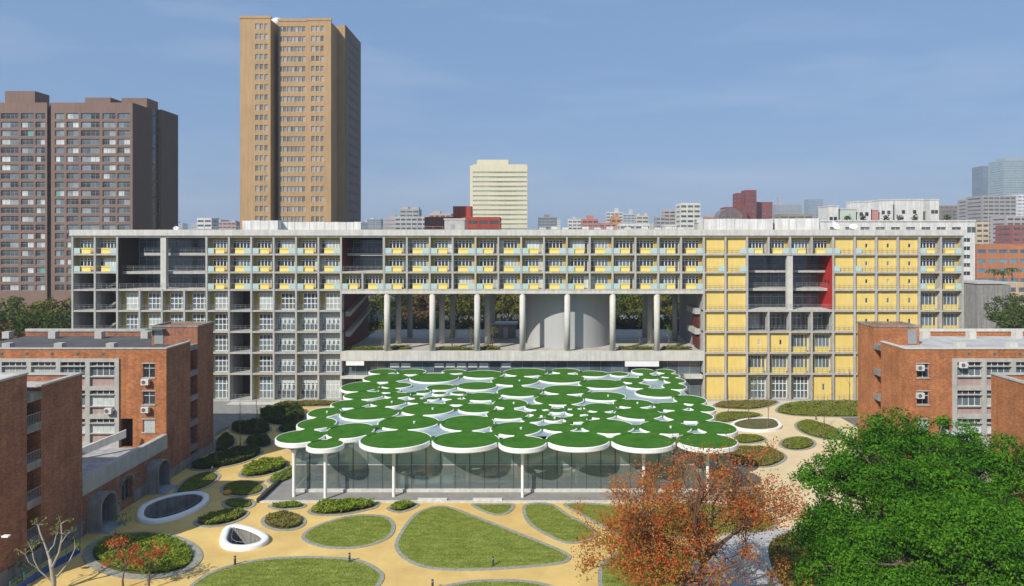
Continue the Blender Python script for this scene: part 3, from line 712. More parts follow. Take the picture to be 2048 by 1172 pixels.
def dish(px, d, r, label, tilt=-35, yaw=20):
    x = at(px, d); t = thing('satellite_dish', (x, d, RZ), label, 'satellite dish', 'satellite dishes on the long roof')
    MB().tube([(x,d,RZ),(x,d,RZ+r+.2)],[.08,.08],8).build('mast', STEEL, t)
    m_ = MB(); m_.lathe(0,0,[(r*q, .35*r*q*q) for q in (.02,.25,.5,.75,1.0)], 24, cap=False); o = m_.build('reflector', WHITE, t, True)
    o.location = (0,-.1,r+.5); o.rotation_euler = (R(90+tilt),0,R(yaw))
    MB().bar((x,d-.2,RZ+r+.3),(x+.2,d-r*.9,RZ+r+1.2),.04).build('feed_arm', STEEL, t)
dish(352, 138, .5, 'small white satellite dish near the left end of the long roof')
dish(1668, 140, 1.0, 'large white satellite dish right of the plant screens')
dish(1706, 141, .8, 'tilted white satellite dish farther right on the roof', -50, -25)

# ================================================================== library pavilion with lily-pad roof
ZT = 7.0
lib = thing('library_pavilion', (-3, 108, 0), 'low glass library under a roof of green turf discs with white rims', 'library')
LX0, LX1, LY0, LY1 = -30.4, 25.5, 87.0, 133.0
MB().box(-33.5, 29, 83.9, 134.5, -.1, .12).build('plinth', PAVE, lib)
MB().box(-33.9, -33.5, 83.5, 134.5, -.2, .55).build('channel_wall', mat('black_granite',(.03,.032,.035),rough=.3), lib)
MB().box(-33.5, 29, 83.5, 83.9, -.1, .2).build('edge_step', CONC_L, lib)
DISCS = [(592,874,44,12),(618,893,34,7.5),(692,870.5,45,19),(630,848,32,8.5),(649,825,27,9),(734,832,59,13),(698,806,32,6),(724,792,39,5.5),
(721,774,34,8.5),(768,756,40,5),(766,743.5,24,4),(803,849,62,14),(793,886,68,13.5),(778,806,30,6),(850,821,49,7.5),(925,844,50,13.5),(935,880,66,12.5),
(1031,862,50,13),(1039,893,42,7.5),(952,815,32,7),(1013,831,38,7),(1022,807,30,7),(965,793,34,5.5),(955,771,36,6.5),(965,748,38,5.5),(1031,761.5,44,6.5),
(1041,783,41,8),(1050,744,38,4),(872,754,42,6),(821,744,24,4),(846,783,13,2.6),(885,774,25,3.6),(880,786,12,2.2),(918,785,13,2.5),(831,793,13,2.3),(863,796.5,11,2.5),
(905,796,16,2.6),(835,804,17,3),(898,808,25,3.8),(777,781,20,3),(793,770.5,27,4.5),(793,790,24,4),(1121,757,41,6.5),(1132,741.5,24,3.4),(1135,779.5,45,7.5),
(1184,747,27,4),(1208,768,42,7),(1208,792.5,44,7.5),(1114,801,48,6.5),(1079,811.5,27,4.2),(1200,814.5,28,6.5),(1266,806,38,6),(1277,829,42,9),(1222,855,49,12.5),
(1145,880,61,12),(1268,886,63,12.5),(1118,855,33,6.5),(1068,839.5,18,4),(1082,825,19,3.6),(1120,823.5,14,3.5),(1111,838,15,4),(1153,841,20,5),(1163,826,20,3.4),
(1147,815.5,15,2.7),(1204,833,26,5),(1322,785,45,8),(1385,797.5,27,8),(1343,811.5,32,7),(1405,819.5,24,6.5),(1379,834,49,8.5),(1333,855,51,12.5),(1432,859,37,11.5),
(1395,881,60,11.5),(1355,761,18,4),(1290,742.5,20,3.6),(1333,743,18,4),(1338,751,20,3.6),(1265,760,20,4),(1276,774,24,4.5),(1348,772,20,5),(1238,747.5,16,3),(1301,754,20,3.4),(906,744,22,3.6)]
rngd = random.Random(3); discs = []; FRONT = (0, 1, 12, 18, 55, 72)
for i, (px, py, hw, hh) in enumerate(DISCS):
    d = (CAMZ-ZT)*F/(py-480); x = (px-1065)*d/F; rx = hw*d/F; ry = hh*d*d/(F*(CAMZ-ZT)); ry = min(max(ry+(.2 if rx > 1.5 else 0), .88*rx), 1.2*rx)
    d = min(d, 134.2-ry)
    discs.append([x, d, rx+.16, ry+.16])
# relax the plan so that the discs touch but hardly overlap
for it in range(60):
    for i in range(len(discs)):
        for j in range(i):
            a, b = discs[i], discs[j]; dx, dy = a[0]-b[0], a[1]-b[1]; L_ = math.hypot(dx, dy)+1e-6
            ux, uy = dx/L_, dy/L_
            ra = 1/math.hypot(ux/a[2], uy/a[3]); rb_ = 1/math.hypot(ux/b[2], uy/b[3]); ov = ra+rb_+.0-L_
            if ov > 0:
                k = min(ov*.25, .12)
                a[0] += ux*k*.6; a[1] += uy*k; b[0] -= ux*k*.6; b[1] -= uy*k
                if it % 6 == 0: a[2] *= .998; a[3] *= .996; b[2] *= .998; b[3] *= .996
    for a in discs: a[1] = min(a[1], 134.4-a[3])
# let every disc swell until it reaches its neighbours
base_r = [(a[2], a[3]) for a in discs]
for it in range(40):
    for i, a in enumerate(discs):
        if a[2] > base_r[i][0]*1.13: continue
        ok = 0
        for j, b in enumerate(discs):
            if i == j: continue
            dx, dy = b[0]-a[0], b[1]-a[1]; L_ = math.hypot(dx, dy); ux, uy = dx/L_, dy/L_
            if L_-1/math.hypot(ux/a[2], uy/a[3])-1/math.hypot(ux/b[2], uy/b[3]) < .04: ok += 1
        if ok < 2: a[2] *= 1.008; a[3] *= 1.012
for it in range(160):       # push overlapping pads apart
    for i in range(len(discs)):
        for j in range(i):
            a, b = discs[i], discs[j]; dx, dy = b[0]-a[0], b[1]-a[1]; L_ = math.hypot(dx, dy); ux, uy = dx/L_, dy/L_
            ov = 1/math.hypot(ux/a[2], uy/a[3])+1/math.hypot(ux/b[2], uy/b[3])-L_
            if ov > 0:
                k = min(ov*.2, .05); a[0] -= ux*k; a[1] -= uy*k; b[0] += ux*k; b[1] += uy*k
    for a in discs: a[1] = min(max(a[1], 82.3+a[3]), 134.6-a[3]); a[0] = min(max(a[0], -33.0+a[2]), 27.6-a[2])
for it in range(60):        # no pad may lie on another
    for i in range(len(discs)):
        for j in range(i):
            a, b = discs[i], discs[j]; dx, dy = b[0]-a[0], b[1]-a[1]; L_ = math.hypot(dx, dy); ux, uy = dx/L_, dy/L_
            if 1/math.hypot(ux/a[2], uy/a[3])+1/math.hypot(ux/b[2], uy/b[3]) > L_+.02:
                for q in (a, b): q[2] *= .992; q[3] *= .992
for i, (x, y, rx, ry) in enumerate(discs):
    zt = ZT + (i % 5)*.006; big = rx > 1.3; n = 48 if big else 28
    circ = lambda k, n=n: [(x+rx*k*math.cos(2*math.pi*q/n), y+ry*k*math.sin(2*math.pi*q/n)) for q in range(n)]
    circ2 = lambda e, n=n: [(x+(rx+e)*math.cos(2*math.pi*q/n), y+(ry+e)*math.sin(2*math.pi*q/n)) for q in range(n)]
    rh = .66 if i in FRONT+(2,3,4,16,54,71,15,53) or y < 91 else .50
    m_ = MB(); ringz = [(-.34,zt-rh),(-.10,zt-rh),(0,zt-rh+.12),(.0,zt-.06),(-.06,zt),(-.16,zt),(-.18,zt-.09)]
    loops = [circ2(e) for e, z in ringz]; k = len(loops[0])
    for (e, z), lp in zip(ringz, loops): m_.v += [(p[0],p[1],z) for p in lp]
    for q in range(len(ringz)-1):
        for a in range(k): b = (a+1) % k; m_.f.append((q*k+a, q*k+b, (q+1)*k+b, (q+1)*k+a))
    m_.f.append(tuple(reversed(range(k)))); 
    o = m_.build('roof_disc', WHITE, lib)
    MB().sheet(circ2(-.165), zt-.03).build('turf', TURF, o)
    if i in (4, 11, 13, 17, 21, 25, 51, 60, 70, 47, 14):      # little white roof outlets
        MB().lathe(x+.2*rx, y-.1*ry, [(.13,zt-.03),(.13,zt+.14),(.17,zt+.15),(.17,zt+.22)], 10).build('roof_outlet', WHITE, o)
    # trumpet column below
    r0 = .2 if big else .13
    if (83.9 < y or i in FRONT) and (rx > .9):
        yy = y
        if i in FRONT: yy = min(max(y, 84.3), 85.3)
        elif y < 88.4 and x > LX0: yy = 88.4
        MB().lathe(x, yy, [(r0,.12),(r0,zt-2.2),(r0*1.15,zt-1.6),(r0*1.6,zt-1.15),(r0*2.6,zt-.85),(min(rx*.7,r0*5),zt-.715)], 16, cap=False).build('column', WHITE, lib, True)
# green necks joining neighbouring discs
for i in range(len(discs)):
    for j in range(i):
        a, b = discs[i], discs[j]; dx, dy = b[0]-a[0], b[1]-a[1]; L_ = math.hypot(dx, dy); ux, uy = dx/L_, dy/L_
        ra = 1/math.hypot(ux/a[2], uy/a[3]); rb_ = 1/math.hypot(ux/b[2], uy/b[3]); gap = L_-ra-rb_
        if (gap < 1.0 and min(ra, rb_) > 1.35) or (gap < .3 and min(ra, rb_) > .8):
            wd = min(.7, .28*min(ra, rb_)); s0, s1 = ra-.3-.05*ra, ra+gap+.3+.05*rb_
            nx, ny = -uy, ux; zt = ZT+.062
            q = [(a[0]+ux*s0+nx*wd*1.2, a[1]+uy*s0+ny*wd*1.2),(a[0]+ux*(s0+s1)/2+nx*wd*.8, a[1]+uy*(s0+s1)/2+ny*wd*.8),(a[0]+ux*s1+nx*wd*1.2, a[1]+uy*s1+ny*wd*1.2),
                 (a[0]+ux*s1-nx*wd*1.2, a[1]+uy*s1-ny*wd*1.2),(a[0]+ux*(s0+s1)/2-nx*wd*.8, a[1]+uy*(s0+s1)/2-ny*wd*.8),(a[0]+ux*s0-nx*wd*1.2, a[1]+uy*s0-ny*wd*1.2)]
            MB().prism(q, ZT-.3, zt).build('turf_neck', TURF, lib)
# skylight glazing between the discs
SKYL = mat('pale_skylight_glass', (.25,.335,.355), rough=.4, spec=.35, var=.18, scale=.5)
hull = [(LX0+.3, LY0+.3), (LX1-.3, LY0+.3), (LX1-.3, LY1), (LX0+4, LY1)]
front = [(a[0], max(a[1], 89.0)) for a in discs]
from mathutils.geometry import convex_hull_2d
hi = convex_hull_2d([Vector(p) for p in front]); hp = [front[i] for i in hi]
MB().prism(hp, ZT-.40, ZT-.26).build('skylight', SKYL, lib)
# glass walls
GL = glass_mat('clear_curtain_wall', (.82,.92,.89), .01, .02, .16, (.58,.68,.65))  # diffuse body paints a pale reflection into the glass
nx_ = 30; gx = np.linspace(LX0, LX1, nx_+1)
for i in range(nx_):
    MB().box(gx[i]+.015, gx[i+1]-.015, LY0, LY0+.03, .55, 6.3).build('glass_pane', GL, lib)
    MB().box(gx[i]-.045, gx[i]+.045, LY0-.05, LY0+.16, .45, 6.3).build('mullion', mat('dark_mullion',(.09,.10,.10),rough=.4), lib)
gy = np.linspace(LY0, LY1, 24)
for i in range(23):
    MB().box(LX0-.03, LX0, gy[i]+.015, gy[i+1]-.015, .55, 6.3).build('glass_pane', GL, lib)
    MB().box(LX0-.14, LX0+.02, gy[i]-.03, gy[i]+.03, .45, 6.3).build('mullion', mat('dark_mullion',(.09,.10,.10)), lib)
    MB().box(LX1, LX1+.03, gy[i]+.015, gy[i+1]-.015, .55, 6.3).build('glass_pane', GL, lib)
for i in range(nx_):
    MB().box(gx[i]+.06, gx[i+1]-.06, LY0+.22, LY0+.24, 3.62, 6.2).build('reflection_blind', mat('translucent_blind',(.74,.78,.74),var=.12,scale=.25,stretch=(1,1,.3)), lib)  # blinds kept pale to double as the reflection on the upper glass
for z in (3.55,): MB().box(LX0, LX1, LY0-.04, LY0+.12, z-.04, z+.04).build('transom', mat('pale_transom',(.5,.52,.5)), lib)
MB().box(LX0-.2, LX1+.2, LY0-.25, LY0+.3, .12, .5).build('sill', CONC_L, lib)
MB().box(LX0-.25, LX0+.3, LY0+.3, LY1, .12, .5).build('sill', CONC_L, lib)
MB().box(LX0, LX1, LY0+.02, LY0+.14, 6.25, 6.42).build('head_rail', STEEL, lib)
# interior: floor, back wall, shelf curves, lit window panels
MB().box(LX0+.35, LX1-.1, LY0+.35, LY1, .13, .5).build('interior_floor', mat('library_floor',(.30,.27,.22),var=.1), lib)
MB().box(LX0, LX1, LY1, LY1+.3, .12, 6.2).build('back_wall', GREYIN, lib)
WOOD = mat('dark_wood_shelf', (.11,.085,.055), var=.3, scale=3)
for k_ in range(9):
    cx = LX0+4+k_*6.1; cy = LY0+7+ (k_*37 % 11)
    for rr in (4.6,):
        t = thing('bookshelf', (cx, cy, .5), f'{ORD[k_]} curved dark bookshelf from the left inside the glass library', 'bookshelf', 'curved shelves inside the library')
        pts = [(cx+rr*math.cos(a), cy+rr*math.sin(a)) for a in np.linspace(-2.6, -.4, 10)]
        inn = [(cx+(rr-.35)*math.cos(a), cy+(rr-.35)*math.sin(a)) for a in np.linspace(-2.6, -.4, 10)]
        MB().prism(pts+inn[::-1], .55, .62).build('base', WOOD, t); MB().prism(pts+inn[::-1], 1.05, 1.09).build('shelf', WOOD, t); MB().prism(pts+inn[::-1], 1.6, 1.65).build('top', WOOD, t)
        bk = MB()
        for q in range(9):
            for lv in (.63, 1.1):
                a = pts[q]; b = pts[q+1]; c = inn[q+1]; e = inn[q]
                bk.prism([(a[0]*.8+e[0]*.2,a[1]*.8+e[1]*.2),(b[0]*.8+c[0]*.2,b[1]*.8+c[1]*.2),(b[0]*.3+c[0]*.7,b[1]*.3+c[1]*.7),(a[0]*.3+e[0]*.7,a[1]*.3+e[1]*.7)], lv, lv+.36+.06*(q%3))
        bk.build('books', mat('book_spines',(.25,.22,.18),var=.5,scale=9), t)
k_ = 0
for px in (811, 841, 868, 896):  # pale panels stand in for lit windows on the back wall
    x = at(px, 87.6); 
    t = thing('display_board', (x, 87.5, .5), ['leftmost','second from left','third from left','rightmost'][k_]+' of the four pale boards standing behind the library glass', 'display board', 'pale boards behind the library glass'); k_ += 1
    MB().box(x-.7, x+.7, 87.5, 87.56, .85, 1.95).build('panel', mat('white_board',(.80,.84,.82),var=.05), t)
    MB().box(x-.5, x-.45, 87.57, 87.63, .5, 1.9).box(x+.45, x+.5, 87.57, 87.63, .5, 1.9).build('leg', STEEL, t)
for q in range(10):
    x = LX0+3+q*5.5; t = thing('reading_table', (x, LY0+3.2, .5), f'{ORD[q]} white reading table from the left behind the library glass', 'table', 'reading tables inside the library')
    MB().box(x-1.6, x+1.6, LY0+2.8, LY0+3.6, 1.2, 1.25).build('tabletop', WHITE, t)
    for sx in (-1.4, 1.4): MB().box(x+sx-.03, x+sx+.03, LY0+3.0, LY0+3.4, .5, 1.2).build('leg', WHITE, t)

# ================================================================== brick wings
def ac_unit(x, y, z, label, fx=0, grp='air conditioners on the brick wings'):
    "split unit hung on a wall that faces the camera"
    t = thing('air_conditioner', (x, y, z), label, 'air conditioner', grp)
    MB().box(x-.48, x+.48, y-.62, y-.22, z, z+.75).build('casing', WHITE_D, t)
    MB().lathe(0,0,[(.27,0),(.27,.02)],16).build('fan_grille', mat('fan_dark',(.12,.12,.12)), t); g = t.children[-1]; g.rotation_euler = (R(90),0,0); g.location = (-.12,-.625,.38)
    MB().box(x-.4, x-.34, y-.6, y, z-.06, z-.005).box(x+.34, x+.4, y-.6, y, z-.06, z-.005).build('bracket', STEEL, t)
def wing(s, X0, who, roofm):
    "s=-1 left wing, +1 right wing; u runs outwards from the garden face"
    X = lambda u: X0 + s*u
    def B(mb, u0, u1, *r): mb.box(X(u0), X(u1), *r); return mb
    VF, UM = 91.0, 32.0
    t = thing('brick_building', (X(16), 98, 0), who['rear'], 'building', 'brick wings beside the garden')
    # front wall (faces the camera) with real openings
    win = [(1.54,3.15,13.9,15.75),(1.54,3.15,10.3,12.05),(1.54,3.15,6.6,8.3)]
    door = (4.5,6.1,4.6,8.4)
    f = MB()
    for a,b,c,d in rect_minus(0, 6.25, 0, 17.7, win+[door]): B(f, a, b, VF, VF+.35, c, d)
    B(f, 6.25, UM, VF, VF+.35, 16.45, 17.7)
    f.build('wall', BRICK, t)
    for a,b,c,d in win:
        fr = MB(); 
        for i in range(3): uu = a+(b-a)*i/2; B(fr, uu-.035, uu+.035, VF+.14, VF+.2, c, d)
        for z in (c, c+(d-c)*.66, d): B(fr, a, b, VF+.142, VF+.198, z-.035, z+.035)
        o = fr.build('window', WHITE_D, t); B(MB(), a, b, VF+.165, VF+.175, c, d).build('pane', PANE_L if c < 8 else PANE, o)
        B(MB(), a-.12, b+.12, VF-.12, VF+.1, c-.14, c).build('sill', CONC, t)
        B(MB(), a-.12, b+.12, VF-.06, VF+.1, d, d+.12).build('lintel', CONC, t)
    B(MB(), 4.5, 6.1, VF+1.2, VF+1.3, 4.6, 8.4).build('door_recess', DARK, t)
    for i in range(5):
        uu = 8.5+i*3.4; B(MB(), uu-.17, uu+.17, VF-.06, VF+.02, 16.95, 17.25).build('scupper', mat('green_copper',(.06,.14,.12)), t)
    # concrete frame with strip windows
    lv = [(16.0,14.1,12.75),(12.2,10.1,9.0),(8.4,6.5,5.2)]
    bays = [(6.85+3.92*i, 6.85+3.92*i+3.3) for i in range(6)]
    holes = [(a, b, z2, z0) for a, b in bays for z0, z1, z2 in lv]
    fr = MB()
    for a,b,c,d in rect_minus(6.25, UM, 0, 16.45, holes): B(fr, a, b, VF-.18, VF+.30, c, d)
    fr.build('concrete_frame', CONC, t)
    for a, b in bays:
        for z0, z1, z2 in lv:
            B(MB(), a, b, VF+.12, VF+.22, z2, z1-.12).build('spandrel', PINK, t)
            B(MB(), a-.05, b+.05, VF-.2, VF+.2, z1-.12, z1).build('sill', CONC, t)
            w_ = MB(); n = 4
            for i in range(n+1): uu = a+(b-a)*i/n; B(w_, uu-.04, uu+.04, VF+.1, VF+.17, z1, z0)
            for z in (z1+.03, z0-.55, z0-.03): B(w_, a, b, VF+.102, VF+.168, z-.035, z+.035)
            o = w_.build('window', WHITE_D, t); B(MB(), a, b, VF+.13, VF+.14, z1, z0-.57).build('pane', PANE_L if random.random() < .6 else PANE_B, o)
            B(MB(), a, b, VF+.13, VF+.14, z0-.54, z0).build('pane', PANE, o)
            B(MB(), a, b, VF-.3, VF+.1, z0-.62, z0-.52).build('sunshade', CONC, t)
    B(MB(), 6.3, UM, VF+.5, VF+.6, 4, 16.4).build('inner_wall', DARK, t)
    # garden side
    sd = MB()
    def bs(mb, u0, u1, v0, v1, z0, z1): mb.box(X(u0), X(u1), v0, v1, z0, z1)
    bs(sd, 0, .35, 91.35, 97.4, 1.3, 17.7); bs(sd, 6.9, 7.25, 104.4, 108.65, 1.3, 17.7); bs(sd, 1.6, 1.9, 97.4, 99.5, 1.3, 17.6); bs(sd, .35, 1.9, 97.1, 97.4, 1.3, 17.6)
    bs(sd, 6.9, UM, 108.65, 109, 0, 17.7)
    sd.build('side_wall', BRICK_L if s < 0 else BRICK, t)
    pb = MB(); bs(pb, -.06, .36, 90.94, 104.46, 0, 1.3); pb.build('plinth', CONC_D, t)
    for z in (2.4, 6.0, 9.6, 13.2, 16.9):
        q = MB(); bs(q, -.02, 1.6, 97.4, 99.5, z-.5, z+.25); q.build('landing_slab', CONC_D, t)
        if z < 16: q = MB(); bs(q, 1.52, 1.6, 97.6, 99.3, z+.3, z+2.6); q.build('stair_window', PANE, t)
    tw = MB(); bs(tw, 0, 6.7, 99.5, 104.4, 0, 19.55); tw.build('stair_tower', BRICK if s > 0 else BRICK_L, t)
    cp = MB(); bs(cp, -.08, 6.78, 99.42, 99.7, 19.55, 19.8); bs(cp, -.08, 6.78, 104.2, 104.48, 19.55, 19.8); bs(cp, -.08, .25, 99.7, 104.2, 19.55, 19.8); bs(cp, 6.45, 6.78, 99.7, 104.2, 19.55, 19.8); cp.build('tower_coping', CONC_D, t)
    dr = MB(); bs(dr, 5.0, 6.3, 99.42, 99.5, 17.1, 19.2); dr.build('roof_door', STEEL, t)
    if s < 0: dr = MB(); bs(dr, 4.7, 7.2, 98.6, 99.48, 19.2, 19.32); dr.build('door_canopy', mat('green_copper',(.06,.14,.12)), t)
    # roof
    rf = MB(); bs(rf, .36, UM, 91.36, 99.4, 16.6, 16.95); bs(rf, 6.71, UM, 99.4, 104.4, 16.6, 16.95); bs(rf, 7.25, UM, 104.4, 108.6, 16.6, 16.95); rf.build('roof', roofm, t)
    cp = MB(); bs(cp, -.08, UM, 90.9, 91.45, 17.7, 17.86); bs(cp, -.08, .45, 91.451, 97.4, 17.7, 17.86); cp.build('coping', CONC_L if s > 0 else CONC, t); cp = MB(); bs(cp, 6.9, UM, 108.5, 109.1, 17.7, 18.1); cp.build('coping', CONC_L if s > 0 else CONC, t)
    for v in (94.6, 106.4):
        for i in range(4): q = MB(); uu = 9.5+i*7.2+(2 if v > 100 else 0); bs(q, uu-.55, uu+.55, v-.5, v+.5, 16.95, 18.0); q.build('roof_pier', CONC_L if s > 0 else CONC, t)
    # front building
    t2 = thing('brick_building', (X(13), 68, 0), who['front'], 'building', 'brick wings beside the garden')
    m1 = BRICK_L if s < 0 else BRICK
    q = MB(); bs(q, 0, .35, 67.8, 73.65, 1.4, 17.7); bs(q, 0, 26, 73.65, 74, 0, 17.7); bs(q, 1.5, 1.8, 65.9, 67.8, 0, 17.2); bs(q, .35, 1.8, 67.8, 68.1, 0, 17.6); q.build('wall', m1, t2)
    q = MB(); bs(q, 0, 9, 61.5, 65.9, 1.4, 19.25); q.build('stair_tower', m1, t2)
    q = MB(); bs(q, 9, 26, 61.5, 61.9, 0, 17.7); bs(q, 25.6, 26, 61.9, 73.65, 0, 17.7); q.build('outer_wall', m1, t2)
    q = MB(); bs(q, -.05, .36, 61.4, 74.05, 0, 1.4); q.build('plinth', CONC_D, t2)
    q = MB(); bs(q, -.12, .36, 73.0, 74.3, 1.4, 1.7); bs(q, -.12, .05, 61.4, 73.0, 1.4, 1.7); q.build('plinth_ledge', CONC_D, t2)
    for z in (2.9, 6.6, 10.3, 14.0, 17.0):
        q = MB(); bs(q, -.02, 1.5, 65.9, 67.8, z-.55, z+.25); q.build('landing_slab', CONC_D, t2)
        if z < 16:
            q = MB()
            for i in range(9): vv = 66+i*.21; bs(q, .05, .08, vv-.015, vv+.015, z+.25, z+1.2)
            bs(q, .04, .09, 65.9, 67.8, z+1.17, z+1.22); q.build('railing', STEEL, t2)
            q = MB(); bs(q, 1.42, 1.49, 66.1, 67.6, z+.4, z+2.5); q.build('stair_window', PANE, t2)
    q = MB(); bs(q, .36, 25.6, 61.9, 73.6, 16.7, 17.0); q.build('roof', ROOF_L, t2)
    q = MB(); bs(q, -.08, .5, 67.7, 74.08, 17.7, 17.88); bs(q, .5, 26.1, 73.5, 74.08, 17.7, 17.88); q.build('coping', CONC, t2); q = MB(); bs(q, -.08, 9.1, 65.6, 66.0, 19.25, 19.45); bs(q, -.08, .4, 61.4, 65.6, 19.25, 19.45); q.build('tower_coping', CONC, t2)
    q = MB(); bs(q, 8.65, 9.05, 61.5, 65.6, 19.25, 19.45); bs(q, .4, 8.65, 61.4, 65.6, 19.26, 19.32); q.build('tower_roof', ROOF_L if s > 0 else CONC_L, t2)
    # link wall with arches, terrace behind
    t3 = thing('link_wall', (X(.3), 82.5, 0), who['link'], 'wall', 'arched walls linking the brick wings')
    q = MB(); bs(q, -.14, .55, 74, 91, 4.45, 6.35); q.build('parapet', CONC, t3)
    holes = [(75.1,77.6,0,3.3),(81.0,83.2,.9,3.4),(86.5,88.9,0,3.3)]
    q = MB()
    for a,b,c,d in rect_minus(74, 91, 0, 4.45, holes): bs(q, 0, .45, a, b, c, d)
    q.build('wall', m1, t3)
    q = MB(); bs(q, -.06, -.002, 77.8, 80.8, 0, 1.5); bs(q, -.06, -.002, 83.4, 86.3, 0, 1.5); bs(q, -.06, -.002, 89.1, 91, 0, 1.5); q.build('plinth', CONC_D, t3)
    for n_, (a, b, c, d) in enumerate(holes):
        vc, r_ = (a+b)/2, (b-a)/2; out = 1.5 if n_ != 1 else .18
        m_ = MB(); N = 14; b0 = 0
        for e, (ra, uu) in enumerate(((r_+.28, -out), (r_, -out), (r_, .45), (r_+.28, .45))):
            for i in range(N+1): an = math.pi*i/N; m_.v.append((X(uu), vc-ra*math.cos(an), d-r_*.35+ra*.75*math.sin(an)))
        for e in range(4):
            for i in range(N): a0 = e*(N+1)+i; a1 = ((e+1)%4)*(N+1)+i; m_.f.append((a0, a0+1, a1+1, a1))
        m_.build('arch_hood', CONC_D, t3)
        if n_ != 1:
            q = MB(); bs(q, -out, .4, a-.28, a, 0, d-r_*.35); bs(q, -out, .4, b, b+.28, 0, d-r_*.35); q.build('porch_pier', CONC_D, t3)
            q = MB(); bs(q, -out-.9, 0, a-.35, b+.35, 0, .16); bs(q, -out-.5, 0, a-.1, b+.1, .16, .32); q.build('doorstep', mat('bluestone',(.28,.30,.34)), t3)
        q = MB(); bs(q, .5, .55, a-.3, b+.3, c, d+.9); q.build('arch_glass', PANE if n_ == 1 else mat('dull_door',(.20,.185,.16)), t3)
        q = MB()
        for i in range(4): vv = a+(b-a)*i/3; bs(q, .42, .5, vv-.04, vv+.04, c, d)
        q.build('arch_frame', STEEL, t3)
    q = MB(); bs(q, .55, 26, 74.05, 90.9, 3.9, 4.55); q.build('terrace', mat('mottled_terrace_paving',(.33,.33,.33),var=.35,scale=.8), t3)
    # ramp on the terrace
    m_ = MB(); 
    m_.v += [(X(9.5),85,4.55),(X(4.5),89.5,6.4),(X(4.5),89.5,7.4),(X(9.5),85,5.5),(X(9.3),84.7,4.55),(X(4.3),89.2,6.4),(X(4.3),89.2,7.4),(X(9.3),84.7,5.5)]
    m_.f += [(0,1,2,3),(4,7,6,5),(3,2,6,7),(0,3,7,4),(1,5,6,2),(0,4,5,1)]; m_.build('ramp_parapet', CONC_L, t3)
    return X
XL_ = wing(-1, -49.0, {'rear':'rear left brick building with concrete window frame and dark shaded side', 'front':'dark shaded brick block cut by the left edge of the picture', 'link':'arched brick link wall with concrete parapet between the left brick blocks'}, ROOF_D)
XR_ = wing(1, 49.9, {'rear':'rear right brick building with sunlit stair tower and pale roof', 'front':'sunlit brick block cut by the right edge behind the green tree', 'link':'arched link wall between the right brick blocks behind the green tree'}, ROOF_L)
for s, Xf, nm in ((-1, XL_, 'left'), (1, XR_, 'right')):
    for z, fl in ((13.0,'top'),(9.3,'middle')): ac_unit(Xf(2.6 if s < 0 else 1.75), 91, z if s < 0 else z+1.9, f'{fl} floor air conditioner by the single windows of the {nm} brick building')
    ac_unit(Xf(7.4), 90.85, 15.3 if s > 0 else 9.2, f'air conditioner in the first framed bay of the {nm} brick building')
# blue awning at the right wing, blue hoarding at the left corner
aw = thing('blue_awning', (56.2, 89.5, 4.6), 'blue sloping awning at the foot of the right brick building', 'awning')
BLUE = mat('blue_sheet', (.03,.09,.30), rough=.5, var=.1); SKYB = mat('sky_blue_sheet', (.10,.25,.48), rough=.5, var=.08)
m_ = MB(); m_.v += [(54.6,88,7.0),(58.8,88,5.6),(58.8,90.6,5.9),(54.6,90.6,7.3),(54.6,88,6.92),(58.8,88,5.52),(58.8,90.6,5.82),(54.6,90.6,7.22)]
m_.f += [(0,1,2,3),(4,7,6,5),(0,4,5,1),(1,5,6,2),(2,6,7,3),(3,7,4,0)]; m_.build('canopy', SKYB, aw)
for x, z in ((54.7,6.9),(58.7,5.5)): MB().bar((x,88.1,4.55),(x,88.1,z),.05).build('post', STEEL, aw)
fn = thing('hoarding_fence', (-46, 61, 0), 'low blue sheet fence with green posts at the lower left', 'fence')
pts = [(-47.6,66.2),(-46.6,64.4),(-45.4,62.6),(-44.4,61.0),(-43.4,59.4),(-42.4,57.6)]
pts = [gp(160,1106),gp(133,1124),gp(104,1140),gp(76,1158),gp(48,1176),gp(20,1196)]
for i in range(5):
    a, b = Vector(pts[i]), Vector(pts[i+1]); n_ = (b-a).cross(Vector((0,0,1))).normalized()*.015
    m_ = MB(); m_.v += [tuple(p+Vector((0,0,z))+q) for q in (n_, -n_) for p, z in ((a,.05),(b,.05),(b,.75),(a,.75))]
    m_.f += [(0,1,2,3),(7,6,5,4),(0,4,5,1),(2,6,7,3),(1,5,6,2),(0,3,7,4)]; m_.build('sheet', BLUE, fn)
for p in pts: MB().bar((p[0],p[1],0),(p[0],p[1],1.5),.045).build('post', mat('green_post',(.03,.22,.15)), fn)
for i in range(5): MB().bar((pts[i][0],pts[i][1],1.4),(pts[i+1][0],pts[i+1][1],1.4),.02).build('wire', mat('green_post',(.03,.22,.15)), fn)
# wall lamp on the left block
wl_ = thing('wall_lamp', (-49, 62.6, 4.9), 'small white lamp on an arm from the shaded brick block at the left edge', 'lamp')
lz = zat(1076, 61.5)
MB().bar((-49,62.2,lz-.1),(-48.0,61.9,lz),.03).build('arm', STEEL, wl_); MB().box(-48.2,-47.6,61.7,62.05,lz-.06,lz+.08).build('lamp_head', WHITE, wl_)

# ================================================================== towers and city behind
TAN = mat('tan_tile', (.42,.272,.135), var=.09, scale=.12, streak=.13)
BRN = mat('brown_tile', (.20,.13,.10), var=.1, scale=.15, streak=.12)
BRN_D = mat('dark_brown_tile', (.095,.072,.062), var=.12, scale=.15)  # brown tile darkened in colour for the shaded side and recesses
